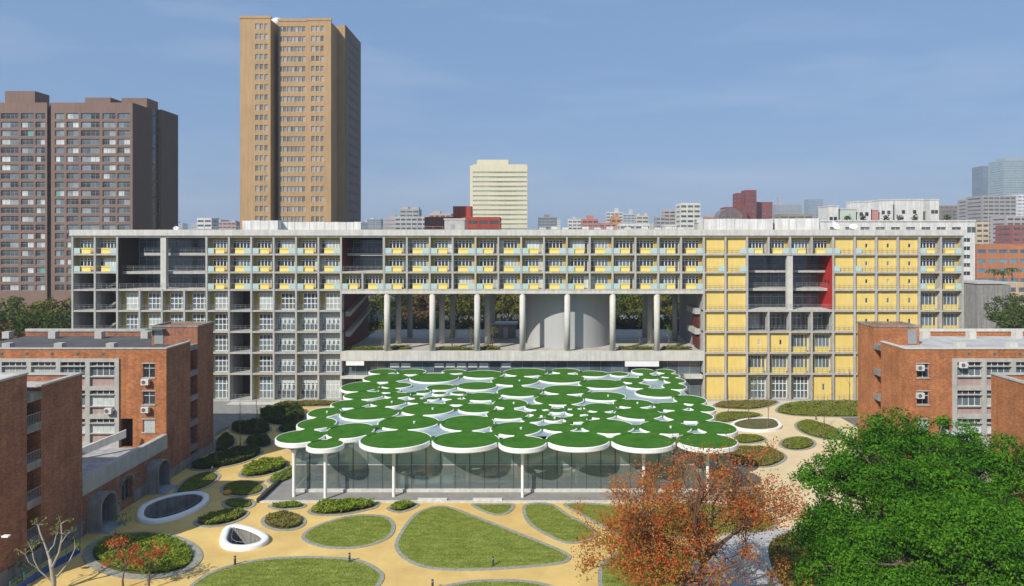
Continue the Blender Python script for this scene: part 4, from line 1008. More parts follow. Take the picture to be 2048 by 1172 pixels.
# --- tan tower
t = thing('tall_tower', (at(600,250), 250, 0), 'tall tan tower with rows of small windows and a flat roof', 'tower')
H = 111.5; D1 = 243.0
Xp = lambda px, d=D1: at(px, d)
rows = [zat(58+20.02*i, 246) for i in range(20)]
wf = MB(); wf.box(-.66,.66,-.04,.2,-.85,.85); 
def small_window(w_, h_):
    fr = MB(); fr.box(-w_/2,w_/2,0,.12,-h_/2,-h_/2+.1).box(-w_/2,w_/2,0,.12,h_/2-.1,h_/2).box(-w_/2,-w_/2+.1,0,.12,-h_/2+.1,h_/2-.1).box(w_/2-.1,w_/2,0,.12,-h_/2+.1,h_/2-.1)
    pn = MB().box(-w_/2+.1,w_/2-.1,.05,.08,-h_/2+.1,h_/2-.1)
    return fr.mesh('window', mat('pale_window_frame',(.46,.43,.37))), pn.mesh('pane', mat('tower_pane',(.23,.235,.225),rough=.15,spec=.6,var=.2,rnd=.5))
fme, pme = small_window(1.15, 1.9)
def tower_face(px0, px1, d, wins):
    x0, x1 = at(px0, d), at(px1, d); m_ = MB()
    cs = [at(p, d) for p in wins]
    wall_y(m_, d, .5, x0, x1, 0, H, [(c-.6, c+.6, z-1, z+1) for c in cs for z in rows])
    m_.build('facade', TAN, t)
    for c in cs:
        for z in rows:
            o = put('window', fme, t, (c, d+.18, z)); put('pane', pme, o, (c, d+.18, z))
    MB().box(x0+.05, x1-.05, d+.5, d+14, 0, H-.3).build('core_volume', TAN, t)
tower_face(480, 541, 243, [514, 523, 532.5])
tower_face(557, 614, 246.2, [562+7.6*i for i in range(7)])
tower_face(614, 662, 245.5, [626, 635, 644.5])
MB().box(at(541,243)-.05, at(557,246.2)+.05, 249.8, 250.2, 0, H).build('groove', mat('grey_brown_cladding',(.20,.165,.13),var=.1,scale=.1,streak=.2), t)  # grey-brown strip between the panels, darker than the tan tile
xa = at(662,245.5)
MB().box(xa-3, xa+.9, 254, 276, 0, H+.6).build('rear_block', TAN, t)
MB().box(xa+.9, at(690,254), 254, 277, 0, H+1.2).build('corner_pier', TAN, t)
MB().box(at(480,243), xa-3, 259.6, 277, 0, H-.2).build('rear_block', TAN, t)
for zz in rows:     # louvred side windows in the shaded face
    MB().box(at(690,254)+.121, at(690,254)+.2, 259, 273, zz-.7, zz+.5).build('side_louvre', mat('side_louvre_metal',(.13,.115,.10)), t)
for a, b, d0 in ((480,541,243),(557,614,246.2),(614,662,245.5)):
    MB().box(at(a,d0)-.2, at(b,d0)+.2, d0-.15, d0+.6, H, H+.9).build('parapet', TAN, t)
MB().box(at(520,260), at(640,260), 255, 268, H-.3, H+2.6).build('penthouse', mat('pale_penthouse',(.40,.38,.34)), t)
MB().lathe(at(553,252), 253, [(2.2,H-.3),(2.2,H+2.4),(1.2,H+3.2),(.1,H+3.4)], 20).build('water_tank', WHITE_D, t, True)
MB().box(at(508,250), at(533,250), 248, 254, H+.9, H+2.2).build('cooling_unit', mat('dull_grey_metal',(.16,.165,.17)), t)

# --- dark brown slab block at the left
MB().box(at(690,254), at(690,254)+.12, 254.2, 277, 0, H+1.2).build('side_cladding', mat('grey_brown_cladding',(.20,.165,.13),var=.1,scale=.1,streak=.2), t)  # grey-brown sheet over the right side, darker than the tan tile
t = thing('apartment_block', (at(130,262), 262, 0), 'dark brown slab block with strip windows at the left edge', 'building')
d0 = 260.0; Zr = [zat(232+17.15*i, d0) for i in range(21)]; T1 = zat(205, d0)
winx = [(-52,-18),(2,37),(42,67),(71,90),(110,128.5),(133,157),(162,199),(205,231),(235,260)]
brn_faces = MB()
holes = [(at(a,d0), at(b,d0), z-1.1, z+1.1) for a, b in winx for z in Zr]
wall_y(brn_faces, d0, .6, at(-80,d0), at(94,d0), 0, T1, holes); wall_y(brn_faces, d0, .6, at(102,d0), at(265,d0), 0, T1, holes); brn_faces.build('facade', BRN, t)
MB().box(at(94,d0), at(102,d0), d0+1.5, d0+1.8, 0, T1).build('groove', BRN_D, t)
xs_ = at(265, d0)
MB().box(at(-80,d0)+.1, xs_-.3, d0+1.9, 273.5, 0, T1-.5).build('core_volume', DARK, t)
MB().box(xs_-.3, xs_, d0+.6, 273.6, 0, T1).build('side_wall', BRN_D, t)
MB().box(xs_-1.4, xs_-1.2, 273.6, 280.5, 0, T1+.6).build('stair_glazing', PANE, t)
MB().box(xs_-9, xs_, 280.5, 293.5, 0, zat(219,280.5)).build('rear_block', BRN_D, t)
MB().box(xs_-3.8, xs_+.02, 280.4, 280.49, 0, zat(219,280.5)-.02).build('rear_facade', BRN, t)
for i in range(14): MB().box(xs_-1.2, xs_-1.1, 274, 280, Zr[0]+3-i*6.6-.25, Zr[0]+3-i*6.6+.25).build('landing_slab', BRN_D, t)
for a, b, tp, dd in ((10,82,182,266),(170,233,195,268),(243,306,196,272)):
    m_ = MB().box(at(a,dd), at(b,dd)-2.4, dd, dd+8, T1-.6, zat(tp,dd)); m_.build('penthouse', BRN, t)
rw = random.Random(11); wcache = {}
BR_P = [PANE, PANE, PANE_B, PANE_B, mat('grey_curtained_glass',(.22,.25,.27),rough=.2,spec=.6,var=.3,scale=.3,rnd=.3), mat('white_curtained_glass',(.50,.53,.50),rough=.2,spec=.5,var=.15,scale=.3,rnd=.15), mat('teal_curtained_glass',(.12,.34,.30),rough=.2,var=.1)]  # pale panes stand for curtains and for reflections painted as colour
for a, b in winx:
    for zi, z in enumerate(Zr):
        x0, x1 = at(a,d0), at(b,d0); wd = x1-x0; nl = max(2, int(wd/1.5))
        key = round(wd,2)
        if key not in wcache:
            fr = MB()
            for i in range(nl+1): xx = wd*i/nl; fr.box(xx-.05, xx+.05, 0, .1, -1.1, 1.1)
            fr.box(0, wd, .005, .095, -1.1, -1.0).box(0, wd, .005, .095, 1.0, 1.1).box(0, wd, .005, .095, .38, .44); wcache[key] = (fr.mesh('window', mat('aluminium_frame',(.30,.30,.29))), {})
        fr, pc = wcache[key]; o = put('window', fr, t, (x0, d0+.3, z))
        for h_ in range(2):
            mi = rw.choices(range(7), [4,3,4,4,4.5,3.2,.25])[0]
            if (h_, mi) not in pc: pc[h_, mi] = MB().box(wd*h_/2+.02, wd*(h_+1)/2-.02, .04, .06, -1.05, 1.05).mesh('pane', BR_P[mi])
            put('pane', pc[h_, mi], o, (x0, d0+.3, z))

# --- cream block
CRM = mat('cream_tile', (.63,.585,.41), var=.05, scale=.1, streak=.08)
t = thing('office_block', (at(1000,470), 470, 0), 'cream office block with continuous ribbon windows', 'building')
d0 = 470.0; tz = zat(331, d0); Zc = [zat(345+9.4*i, d0) for i in range(15)]
m_ = MB(); wall_y(m_, d0, .5, at(940,d0), at(1055,d0), 0, tz, [(at(946,d0), at(1054,d0), z-.6, z+.6) for z in Zc]); m_.build('facade', CRM, t)
MB().box(at(940,d0)+.1, at(1055,d0)-.3, d0+.7, d0+22, 0, tz-.4).build('core_volume', mat('ribbon_dark',(.20,.215,.19)), t)
m_ = MB(); xs2 = at(1055,d0); wall_x(m_, xs2-.5, .5, d0+.5, d0+26, 0, tz, [(d0+2, d0+24, z-.6, z+.6) for z in Zc]); m_.build('side_wall', CRM, t)
for z in Zc:
    MB().box(at(946,d0), at(1054,d0), d0+.3, d0+.4, z-.6, z+.6).build('window_band', mat('ribbon_glass',(.30,.32,.27),rough=.2,spec=.6,var=.35,scale=.12,stretch=(1,1,.1)), t)
MB().box(at(953,d0), at(1017,d0), d0+4, d0+18, tz-.5, zat(318,d0)).build('penthouse', CRM, t)
MB().lathe(0,0,[(9.5,0),(9.5,.5)],32).build('arched_louvre', mat('grey_louvre',(.25,.26,.25)), t); g = t.children[-1]; g.scale = (1,.33,1); g.rotation_euler = (R(90),0,0); g.location = (at(978,d0)-at(1000,470), 3.9, tz-.2)
MB().box(at(946,d0), at(1054,d0), d0, d0+.4, tz, tz+.8).build('parapet', CRM, t)

# --- generic city blocks
def city(name, label, p0, p1, top, d, dep, color, band=None, rows=None, pitch=3.4, caps=(), vert=0, cat='building', key=None, grp='city blocks on the skyline'):
    x0, x1 = at(p0,d), at(p1,d); zt = zat(top,d); m0 = mat(key or ('city_%d_%d' % (p0, top)), color, var=.12, scale=.08, streak=.2)
    t = thing(name, ((x0+x1)/2, d, 0), label, cat, grp)
    MB().box(x0, x1, d+.3, d+dep, 0, zt).build('wall', m0, t)
    bm = mat('city_pane_%s' % ('d' if not band else band), {'d':(.09,.10,.11),'b':(.10,.20,.27),'p':(.28,.30,.31)}[band or 'd'], rough=.25, spec=.5, var=.4, scale=.15, rnd=.3)
    nf = rows or max(2, int(min((zt-8), 60)/pitch)); nc = max(2, int((x1-x0)/4.2))
    fr = MB()
    for i in range(nc+1): xx = x0+(x1-x0)*i/nc; fr.box(xx-.45 if i else xx, xx+.45 if i < nc else xx, d, d+.3, 0, zt)
    fr.build('pier', m0, t)
    for f in range(nf):
        z = zt-2.4-f*pitch
        MB().box(x0+.1, x1-.1, d+.2, d+.29, z-.75, z+.75).build('window_band', bm, t)
        q = MB()
        for k in range(nc): a = x0+(x1-x0)*k/nc; q.box(a+.46, a+(x1-x0)/nc-.46, d+.08, d+.295, z-.75-(pitch-1.5), z-.76)
        q.build('spandrel', m0, t)
        if dep > 8: MB().box(x1 if p1 < 1065 else x0-.02, x1+.02 if p1 < 1065 else x0, d+3, d+dep-3, z-.6, z+.6).build('side_window_band', bm, t)
    MB().box(x0+.01, x1-.01, d+.02, d+.3, zt-1.6, zt+.01).build('parapet', m0, t)
    for a, b, tp in caps:
        xa_, xb_ = at(a,d), at(b,d); MB().box(xa_, xb_, d+2, d+dep*.6, zt, zat(tp,d)).build('roof_structure', m0, t)
    return t
W_ = (.62,.61,.58); G_ = (.36,.36,.35); BE = (.46,.40,.33); PK = (.47,.20,.16); OR = (.50,.23,.11); RD = (.36,.06,.035); MR = (.23,.045,.04); BG = (.24,.28,.33)
C = city
C('city_building','small white rooftop block left of the tan tower',394,423,436,520,12,W_)
C('city_building','low pinkish block at the foot of the tan tower',427,472,443,700,14,(.42,.30,.27))
C('city_building','hazy bluish block right of the tan tower',734,762,438,1100,16,BG)
C('city_building','grey twin topped apartment block left of the red building',800,838,418,600,14,G_,caps=((801,816,413),(822,837,414)))
C('city_building','lower pale apartment block before the grey twin block',790,856,433,520,12,(.44,.44,.43))
C('city_building','beige stepped block behind the red building',858,902,427,560,14,BE,caps=((866,880,422),))
C('city_building','red stepped building with roof terrace before the cream block',849,1000,434,300,14,RD,caps=((905,942,412),))
C('city_building','dark hazy blocks right of the cream tower',1076,1114,434,800,14,(.22,.24,.25),caps=((1088,1100,429),))
C('city_building','low white block left of the pink building',1136,1163,439,700,10,W_)
C('city_building','pink building with a raised middle on the skyline',1164,1197,438,560,12,PK,caps=((1174,1188,431),))
C('city_building','white apartment block behind the orange tower',1213,1246,424,760,12,(.52,.52,.50),caps=((1230,1237,416),))
C('city_building','narrow orange tower on the centre skyline',1223,1242,436,520,10,OR,caps=((1227,1238,430),))
C('city_building','pale blue grey block right of the orange tower',1246,1270,428,900,12,(.40,.45,.48),caps=((1258,1266,418),))
C('city_building','cream crenellated block left of the white corner building',1273,1297,431,640,12,(.50,.47,.40),caps=((1275,1280,427),(1290,1295,426)))
C('city_building','small salmon low block on the centre skyline',1198,1222,446,480,10,PK)
C('city_building','long white low roofed shed on the skyline',1240,1300,447,430,14,W_,rows=2)
C('city_building','grey block left of the beige block on the skyline',1312,1330,433,620,12,G_)
C('city_building','beige block beside the white corner building',1328,1362,420,660,12,(.42,.37,.33))
C('city_building','plain white corner building with few windows',1361,1401,406,470,16,(.60,.59,.52))
C('city_building','small orange block left of the maroon complex',1412,1436,433,560,10,OR)
C('city_building','low maroon wing with a rounded glassy roof',1452,1494,414,540,16,MR)
C('city_building','narrow maroon tower left of the tallest one',1474,1490,386,555,12,MR,pitch=3.6)
C('city_building','tallest maroon tower of the red complex',1491,1513,380,550,12,MR,pitch=3.6)
C('city_building','lower maroon block at the right of the red complex',1513,1545,404,560,12,(.27,.06,.05),pitch=3.6)
C('city_building','faint hazy block with a spire right of the maroon complex',1553,1604,409,1900,30,(.30,.33,.37),caps=((1558,1564,394),))
C('city_building','faint blue glass block on the far skyline',1618,1646,398,1600,30,BG,band='b')
C('city_building','olive flat roofed block behind the plant screen',1560,1626,428,420,12,(.27,.26,.19))
C('city_building','distant grey low blocks behind the plant screen',1640,1662,424,1200,20,G_)
# dome shaped glass roof in front of the maroon towers
t = thing('glass_vault', (at(1458,536), 536, 0), 'curved glass vault left of the maroon towers', 'building')
m_ = MB(); cxv = at(1462,536); rv = (at(1483,536)-cxv)
for kk in range(2):
    for i in range(17): a = math.pi*i/16; m_.v.append((cxv-rv*1.15*math.cos(a), 536+kk*14, zat(436,536)+8.0*math.sin(a)))
for i in range(16): m_.f.append((i, i+1, 17+i+1, 17+i))
m_.f.append(tuple(range(17))); m_.build('vault', mat('vault_glass',(.13,.12,.12),rough=.3,var=.5,scale=.2), t)
for i in range(0,17,2):
    a = math.pi*i/16; MB().bar((cxv-rv*1.15*math.cos(a),535.9,zat(436,536)+8.0*math.sin(a)),(cxv-rv*1.15*math.cos(a),535.9,20),.3).build('rib', mat('vault_rib',(.25,.10,.08)), t)
MB().box(cxv-rv*1.15, cxv+rv*1.15, 536.2, 549, 0, zat(436,536)).build('base', mat('vault_base',(.30,.27,.25)), t)

# long white block behind the right half
t = thing('white_block', (at(1800,268), 268, 0), 'long white block behind the yellow wing with slotted end stair', 'building')
d0 = 268.0; zt = zat(443,d0); xr = at(1950,d0); xl = at(1640,d0)
hs = []
for i in range(10): a = xl+4+i*6.0; hs.append((a, a+3.6, zt-4.4, zt-2.2))
for i in range(12): z = zat(480+16.7*i, d0); hs.append((xr-4.6, xr-1.8, z-.75, z+.75))
m_ = MB(); wall_y(m_, d0, .5, xl, xr, 0, zt, hs); m_.build('facade', WHITE_D, t)
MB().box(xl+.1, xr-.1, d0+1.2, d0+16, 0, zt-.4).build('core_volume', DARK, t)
for a, b, c, e in hs:
    o = MB().box(a,b,d0+.35,d0+.42,c,e).build('window', PANE_B if e-c > 2 else PANE, t)
    MB().box((a+b)/2-.06,(a+b)/2+.06,d0+.25,d0+.34,c,e).build('mullion', WHITE_D, o)
MB().box(xl-.1, xr+.2, d0-.3, d0+.6, zt, zt+.5).build('parapet', WHITE_D, t)
for i,(a,b,tp,lab) in enumerate(((1656,1677,413,'leftmost white penthouse box behind the yellow wing roof'),(1680,1712,419,'low pale green penthouse with a clothes line'),(1714,1742,404,'white penthouse box right of the low pale green one'),(1744,1757,420,'small red and white penthouse between two white boxes'),(1758,1786,401,'tall white penthouse box in the middle of the row'),(1790,1846,400,'widest white penthouse with clutter before it'),(1860,1878,400,'rightmost white penthouse wall of the row'))):
    d = 290+i*1.5; t = thing('penthouse', (at((a+b)/2,d), d, zt), lab, 'building', 'white penthouses behind the yellow wing')
    mm = WHITE_D if i not in (1,3) else (mat('pale_green_wall',(.45,.52,.45)) if i == 1 else mat('pinkish_red_wall',(.48,.22,.19)))
    MB().box(at(a,d), at(b,d), d, d+10, zt-12, zat(tp,d)).build('wall', mm, t)
    for q in range(2): x = at(a+(b-a)*(.3+.4*q),d); MB().box(x-.7,x+.7,d-.05,d,zat(tp,d)-6.0,zat(tp,d)-4.4).build('window', PANE, t)
    MB().box(at(a,d)-.15, at(b,d)+.15, d-.2, d+10.2, zat(tp,d), zat(tp,d)+.4).build('roof', WHITE_D, t)
for i, px in enumerate((1695,1726,1772,1800,1830,1895)):
    d = 284; x = at(px,d); t = thing('rooftop_plant', (x, d, zt), f'{ORD[i]} dark potted shrub from the left among the white penthouses', 'plant', 'potted shrubs among the white penthouses')
    MB().lathe(x, d, [(.5,zt-10),(.6,zt+.8)], 10).build('pot', PK and mat('terracotta',(.32,.13,.07)), t)
    put('foliage', quad_mesh('foliage', leaf_quads(np.array([x,d,zt+1.9])+rng.normal(0,.6,(120,3)), rng.normal(0,1,(120,3))+np.array([0,0,.01]), rng.uniform(.2,.4,120)), GC_DARK), t)

C('city_building','orange brick hospital block with blue windows at right',1953,2060,492,300,20,(.44,.18,.085),band='b',pitch=4.2)
C('city_building','second orange brick block farther back at right',1960,2070,488,345,20,(.42,.16,.08),band='b')
C('city_building','small maroon block at the far right edge',2026,2075,450,420,16,(.28,.10,.09))
C('city_building','beige tiled block right of the white block',1953,1978,444,450,16,(.55,.45,.30))
C('city_building','tall grey concrete block with an overhanging shoulder at right',1966,2032,391,600,24,(.33,.31,.30),caps=())
C('city_building','shoulder block left of the tall grey concrete block',1941,1966,398,640,20,(.34,.32,.31))
C('city_building','white striped office block at the right edge',2024,2075,389,660,24,(.60,.61,.62),band='p')
C('city_building','pinkish grey low block at the right edge',2014,2070,432,500,18,(.42,.38,.37))
C('city_building','dark blue glass tower at the upper right',1965,2009,332,1250,30,(.14,.18,.24),band='b',pitch=4)
C('city_building','grey green glass tower cut by the right edge',2008,2090,320,1150,40,(.28,.34,.36),band='b',pitch=4,caps=((2012,2090,315),))
C('city_building','brown low blocks right of the white penthouses',1880,1925,411,760,20,(.28,.20,.15))
C('city_building','dark roofed block behind the brown low blocks',1905,1968,418,680,20,(.22,.20,.19))
C('city_building','tan low house right of the white block',1985,2060,566,240,8,(.50,.38,.26),rows=2)
t = thing('grey_hall', (at(1990,225), 225, 0), 'plain grey concrete hall behind the right brick roof', 'building')
d0 = 225.; MB().box(at(1955,d0), at(2022,d0), d0, d0+14, 0, zat(570,d0)).build('wall', CONC_D, t); MB().box(at(1955,d0)-.2, at(2027,d0)+.2, d0-.2, d0+14.2, zat(568,d0), zat(566,d0)+.2).build('roof', CONC, t)
MB().box(at(1990,d0), at(1995,d0), d0-.05, d0, zat(600,d0), zat(594,d0)).build('window', PANE, t)
# filler skyline: far low blocks that close the horizon
rf_ = random.Random(5); far_cols = [((.40,.40,.40),'grey'),((.46,.42,.38),'beige'),((.36,.30,.28),'brownish'),((.50,.50,.49),'pale'),((.36,.39,.43),'bluish')]
seen_ = {}
for i in range(46):
    p = 340+i*36+rf_.uniform(-8,8)
    where = 'left of the tan tower' if p < 480 else None if p < 715 else 'between tan tower and cream block' if p < 935 else None if p < 1060 else 'between cream block and white corner building' if p < 1361 else 'around the maroon complex' if p < 1545 else 'behind the white penthouses'
    if where is None: continue
    d = rf_.uniform(900,2200); tp = rf_.uniform(436,449); cc, cn = rf_.choice(far_cols)
    x0 = at(p,d); x1 = at(p+rf_.uniform(22,44),d); no = seen_.setdefault((cn, where), 0); seen_[cn, where] += 1; t = thing('far_building', ((x0+x1)/2, d, 0), f'{ORD[no]} hazy {cn} far low block from the left {where}', 'building', 'farthest row of skyline blocks')
    z = zat(tp,d); mm = mat('far_'+cn, cc, var=.15, scale=.03)
    MB().box(x0,x1,d,d+30,0,z).build('wall', mm, t); MB().box(x0+(x1-x0)*.3,x0+(x1-x0)*.55,d+5,d+20,z,z+rf_.uniform(2,7)).build('roof_structure', mm, t)
    for k in range(3): MB().box(x0+1.5,x1-1.5,d-.2,d,z-4-k*6,z-2-k*6).build('window_band', mat('far_pane',(.2,.22,.24)), t)

# ================================================================== vegetation and small things
BARK = mat('grey_bark', (.13,.10,.07), var=.35, scale=3, bump=.5, bscale=9, stretch=(1,1,.3))
BARK_P = mat('pale_bark', (.31,.28,.225), var=.2, scale=3, bump=.4, bscale=9)
BARK_D = mat('dark_bark', (.085,.06,.045), var=.3, scale=3)
L_BIG = leaf_mat('banyan_leaf', (.007,.052,.003), (.075,.215,.009), .25)
L_BIG2 = leaf_mat('banyan_new_leaf', (.018,.095,.004), (.125,.30,.016), .28)
L_BG = leaf_mat('background_leaf', (.03,.055,.012), (.11,.15,.03), .28)
L_BGY = leaf_mat('yellowing_leaf', (.07,.085,.015), (.21,.20,.04), .3)
L_BGB = leaf_mat('rusty_leaf', (.09,.055,.025), (.19,.12,.055), .25)
L_RED = leaf_mat('red_flower', (.48,.05,.022), (.70,.13,.04), .35)
L_CORAL = leaf_mat('coral_leaf', (.27,.125,.03), (.52,.26,.065), .45)

def clump_leaves(centers, radii, per, size, up=.35, asp=.6, hollow=.35):
    C = []; N = []
    for c, r in zip(centers, radii):
        k = max(6, int(per*r*r)); v = rng.normal(0, 1, (k, 3)); v /= np.linalg.norm(v, axis=1)[:,None]
        rad = r*(hollow+(1-hollow)*rng.uniform(0,1,k)**.5)
        v2 = v.copy(); v2[:,2] *= .72
        C.append(np.asarray(c)+v2*rad[:,None]); n_ = v+rng.normal(0,.55,(k,3)); n_[:,2] += up; N.append(n_)
    C = np.vstack(C); N = np.vstack(N); N /= np.linalg.norm(N,axis=1)[:,None]+1e-9
    return leaf_quads(C, N, size*rng.uniform(.65,1.35,len(C)), asp)

def limbs(mb, base, tips, r0, fork, n=7, wob=.35):
    "tapered trunk that forks into one curved limb per tip"
    base = Vector(base); fork = Vector(fork)
    mb.tube([base, base.lerp(fork,.35)+Vector((.1,.05,0)), base.lerp(fork,.7), fork], [r0*1.35, r0*1.05, r0*.92, r0*.8], 10)
    for tp in tips:
        tp = Vector(tp); L_ = (tp-fork).length; mid = fork.lerp(tp,.45)+Vector((random.uniform(-1,1),random.uniform(-1,1),random.uniform(.2,1)))*wob*L_*.2
        rr = r0*random.uniform(.22,.4)
        mb.tube([fork, fork.lerp(mid,.5)+Vector((0,0,.04*L_)), mid, mid.lerp(tp,.55), tp], [rr*1.1, rr, rr*.75, rr*.45, rr*.15], n)

def crown(center, ext, n, rmin, rmax, seed, shell=.55, flat=0.0):
    r_ = np.random.default_rng(seed); v = r_.normal(0,1,(n,3)); v /= np.linalg.norm(v,axis=1)[:,None]
    if flat: v[:,2] = np.abs(v[:,2])*(1-flat)+v[:,2]*flat
    k = shell+(1-shell)*r_.uniform(0,1,n)**.6
    return np.asarray(center)+v*k[:,None]*np.asarray(ext), r_.uniform(rmin,rmax,n)

# --- big evergreen trees at the lower right
def big_tree(loc, label, lobes, leafs, r0, per, size, seed, extra_mat=None):
    t = thing('evergreen_tree', loc, label, 'tree', 'big evergreen trees at the lower right')
    cs = []; rs = []
    for (c, e, n) in lobes:
        a, b = crown(c, e, n, .6, 1.35, seed+len(cs), .62, .5); cs.append(a); rs.append(b)
    cs = np.vstack(cs); rs = np.concatenate(rs)
    m_ = MB(); tips = [tuple(c) for c in cs[::9]]
    limbs(m_, loc, tips, r0, (loc[0], loc[1], loc[2]+4.2)); m_.build('trunk', BARK, t, True)
    half = rng.uniform(0,1,len(cs)) < .62
    put('crown', quad_mesh('crown', clump_leaves(cs[half], rs[half], per, size), leafs[0]), t)
    put('crown', quad_mesh('crown', clump_leaves(cs[~half], rs[~half], per, size), leafs[1]), t)
    return t
big_tree((37.5, 66.5, 0), 'tall dark green evergreen tree behind the brighter front one', [((37.5,66.5,8.2),(9.0,7.0,5.4),190),((32.2,66.5,10.2),(3.6,3.4,3.4),46),((35.6,66.8,13.0),(3.2,3.0,2.4),40),((41.0,67,11.3),(4.6,4.2,3.2),60),((28.6,66,8.6),(3.0,3.2,2.8),34),((45.5,66,9.6),(5,5,4),60),((30,64,5.2),(4.0,4,3.4),60),((35.5,62.5,9.3),(5.5,2.6,2.8),90),((38,62,4.5),(9,4,3.6),130),((27.5,62.5,4.5),(3.6,3.4,3.4),60)], (L_BIG, L_BIG2), .75, 125, .135, 21)
big_tree((38.5, 56.0, 0), 'brighter green evergreen tree in front at the bottom right corner', [((37.5,56.5,7.4),(8.4,5.2,3.8),170),((30.6,57,4.6),(4.4,3.8,3.8),80),((44,57,7.4),(5,5,4),60),((34,55,8.4),(4.5,3.5,2.4),60),((36,54,3.4),(9,4,3.2),190),((26.8,58,3.2),(3.6,3.6,3.2),80),((28,55,2.6),(4.2,3.4,2.8),80),((42,53.5,5),(6,3,3),80)], (L_BIG2, L_BIG), .6, 130, .125, 41)

# --- red flowering coral tree
def coral_tree():
    base = (15.6, 58.5, 0)
    t = thing('flowering_tree', base, 'wide red flowering tree with sparse rusty foliage in front of the library', 'tree')
    m_ = MB(); r_ = random.Random(9); tips = []
    fork = Vector((15.9, 58.6, 4.6)); m_.tube([base, (15.3,58.5,1.8), (15.5,58.5,3.2), tuple(fork)], [.42,.34,.3,.27], 10)
    def grow(p, dirv, ln, rad, lv):
        pts = [p]; d_ = dirv.normalized()
        for i in range(4):
            d_ = (d_+Vector((r_.gauss(0,.16), r_.gauss(0,.16), r_.gauss(.04,.10)))).normalized(); pts.append(pts[-1]+d_*ln/4)
        m_.tube(pts, [rad*(1-.13*i) for i in range(5)], 6 if lv < 2 else 4)
        if lv >= 4: tips.append((pts[-1], d_)); return
        nb = 3 if lv < 3 else 4
        for i in range(nb):
            q = pts[2+ (i % 3)] if i < nb-1 else pts[-1]
            spread = .75 if lv < 2 else .95
            nd = (d_+Vector((r_.gauss(0,spread), r_.gauss(0,spread), r_.gauss(.12,.34)))).normalized()
            grow(q, nd, ln*r_.uniform(.55,.78), rad*.55, lv+1)
        tips.append((pts[-1], d_))
    for i in range(8):
        a = 2*math.pi*i/8+r_.uniform(-.3,.3); e = r_.uniform(.5,1.25)
        grow(fork, Vector((math.cos(a)*1.2-.5, math.sin(a)*.9, e)), r_.uniform(4.2,5.6), .19, 1)
    for dx_, dy_ in ((-1.3,-.2),(-1.2,.35),(-1.0,-.7),(-.6,-1.0),(1.0,-.6)): grow(Vector((15.5,58.5,2.9)), Vector((dx_, dy_, .10)), 5.2, .14, 1)
    for i in range(3): grow(Vector((15.5,58.5,3.3)), Vector((r_.choice((-1,1))*1.2, r_.uniform(-.8,.5), .35)), 4.6, .15, 1)
    m_.build('trunk', BARK_D, t, True)
    P = np.array([tuple(p) for p, _ in tips])
    n = len(P)
    k = 48; C_ = np.repeat(P, k, 0)+rng.normal(0,.42,(n*k,3)); put('foliage', quad_mesh('foliage', leaf_quads(C_, rng.normal(0,1,C_.shape)+np.array([0,0,.6]), rng.uniform(.045,.10,len(C_))), L_CORAL), t)
    low = P[P[:,2] < 6.5]
    if len(low):
        C_ = np.repeat(low, 5, 0)+rng.normal(0,.45,(len(low)*5,3)); put('foliage', quad_mesh('foliage', leaf_quads(C_, rng.normal(0,1,C_.shape)+np.array([0,0,.6]), rng.uniform(.07,.16,len(C_))), GC_BRIGHT), t)
    sel = P[rng.uniform(0,1,n) < .8]; k = 15
    C_ = np.repeat(sel, k, 0)+rng.normal(0,.3,(len(sel)*k,3)); put('blossom', quad_mesh('blossom', leaf_quads(C_, rng.normal(0,1,C_.shape), rng.uniform(.045,.10,len(C_)), .7), L_RED), t)
    t.location.x -= 1.1
coral_tree()

# --- pale pruned tree at the lower left
def pale_tree():
    base = gp(105,1185); t = thing('pruned_tree', base, 'pale trunked pruned tree with few leaf tufts at the lower left', 'tree')
    b = Vector(base); d = b.y; m_ = MB(); tips = []
    P = lambda px, py, dd=0: Vector((at(px,d+dd), d+dd, zat(py,d+dd)))
    m_.tube([b, P(108,1165), P(103,1135), P(100,1118)], [.25,.20,.17,.14], 10)
    for pts, r in (([P(100,1120),P(92,1095,.3),P(80,1065,.5),P(76,1050,.6)], .14), ([P(104,1135),P(118,1105,-.4),P(124,1075,-.3),P(122,1048,-.2)], .13), ([P(108,1160),P(125,1140,.4),P(140,1120,.6),P(150,1098,.8)], .12), ([P(106,1165),P(78,1140,-.4),P(68,1120,-.5),P(64,1100,-.5)], .10), ([P(96,1105),P(108,1090,.5),P(113,1068,.5)], .08), ([P(80,1140),P(58,1125,-.5),P(50,1108,-.7)], .06), ([P(120,1090,-.3),P(133,1070,-.4)], .06)):
        m_.tube(pts, [r*.8*(1-.18*i) for i in range(len(pts))], 7); tips.append(pts[-1])
    r_ = random.Random(2); tw = []
    for p in tips:
        for q in range(5):
            e = p+Vector((r_.gauss(0,.35), r_.gauss(0,.35), r_.uniform(.1,.7))); m_.tube([p, p.lerp(e,.5)+Vector((0,0,.05)), e], [.03,.02,.008], 4); tw.append(e)
    m_.build('trunk', BARK_P, t, True)
    put('foliage', quad_mesh('foliage', clump_leaves([tuple(p) for p in tw], [r_.uniform(.16,.34) for _ in tw], 170, .085), GC_GREEN), t)
pale_tree()
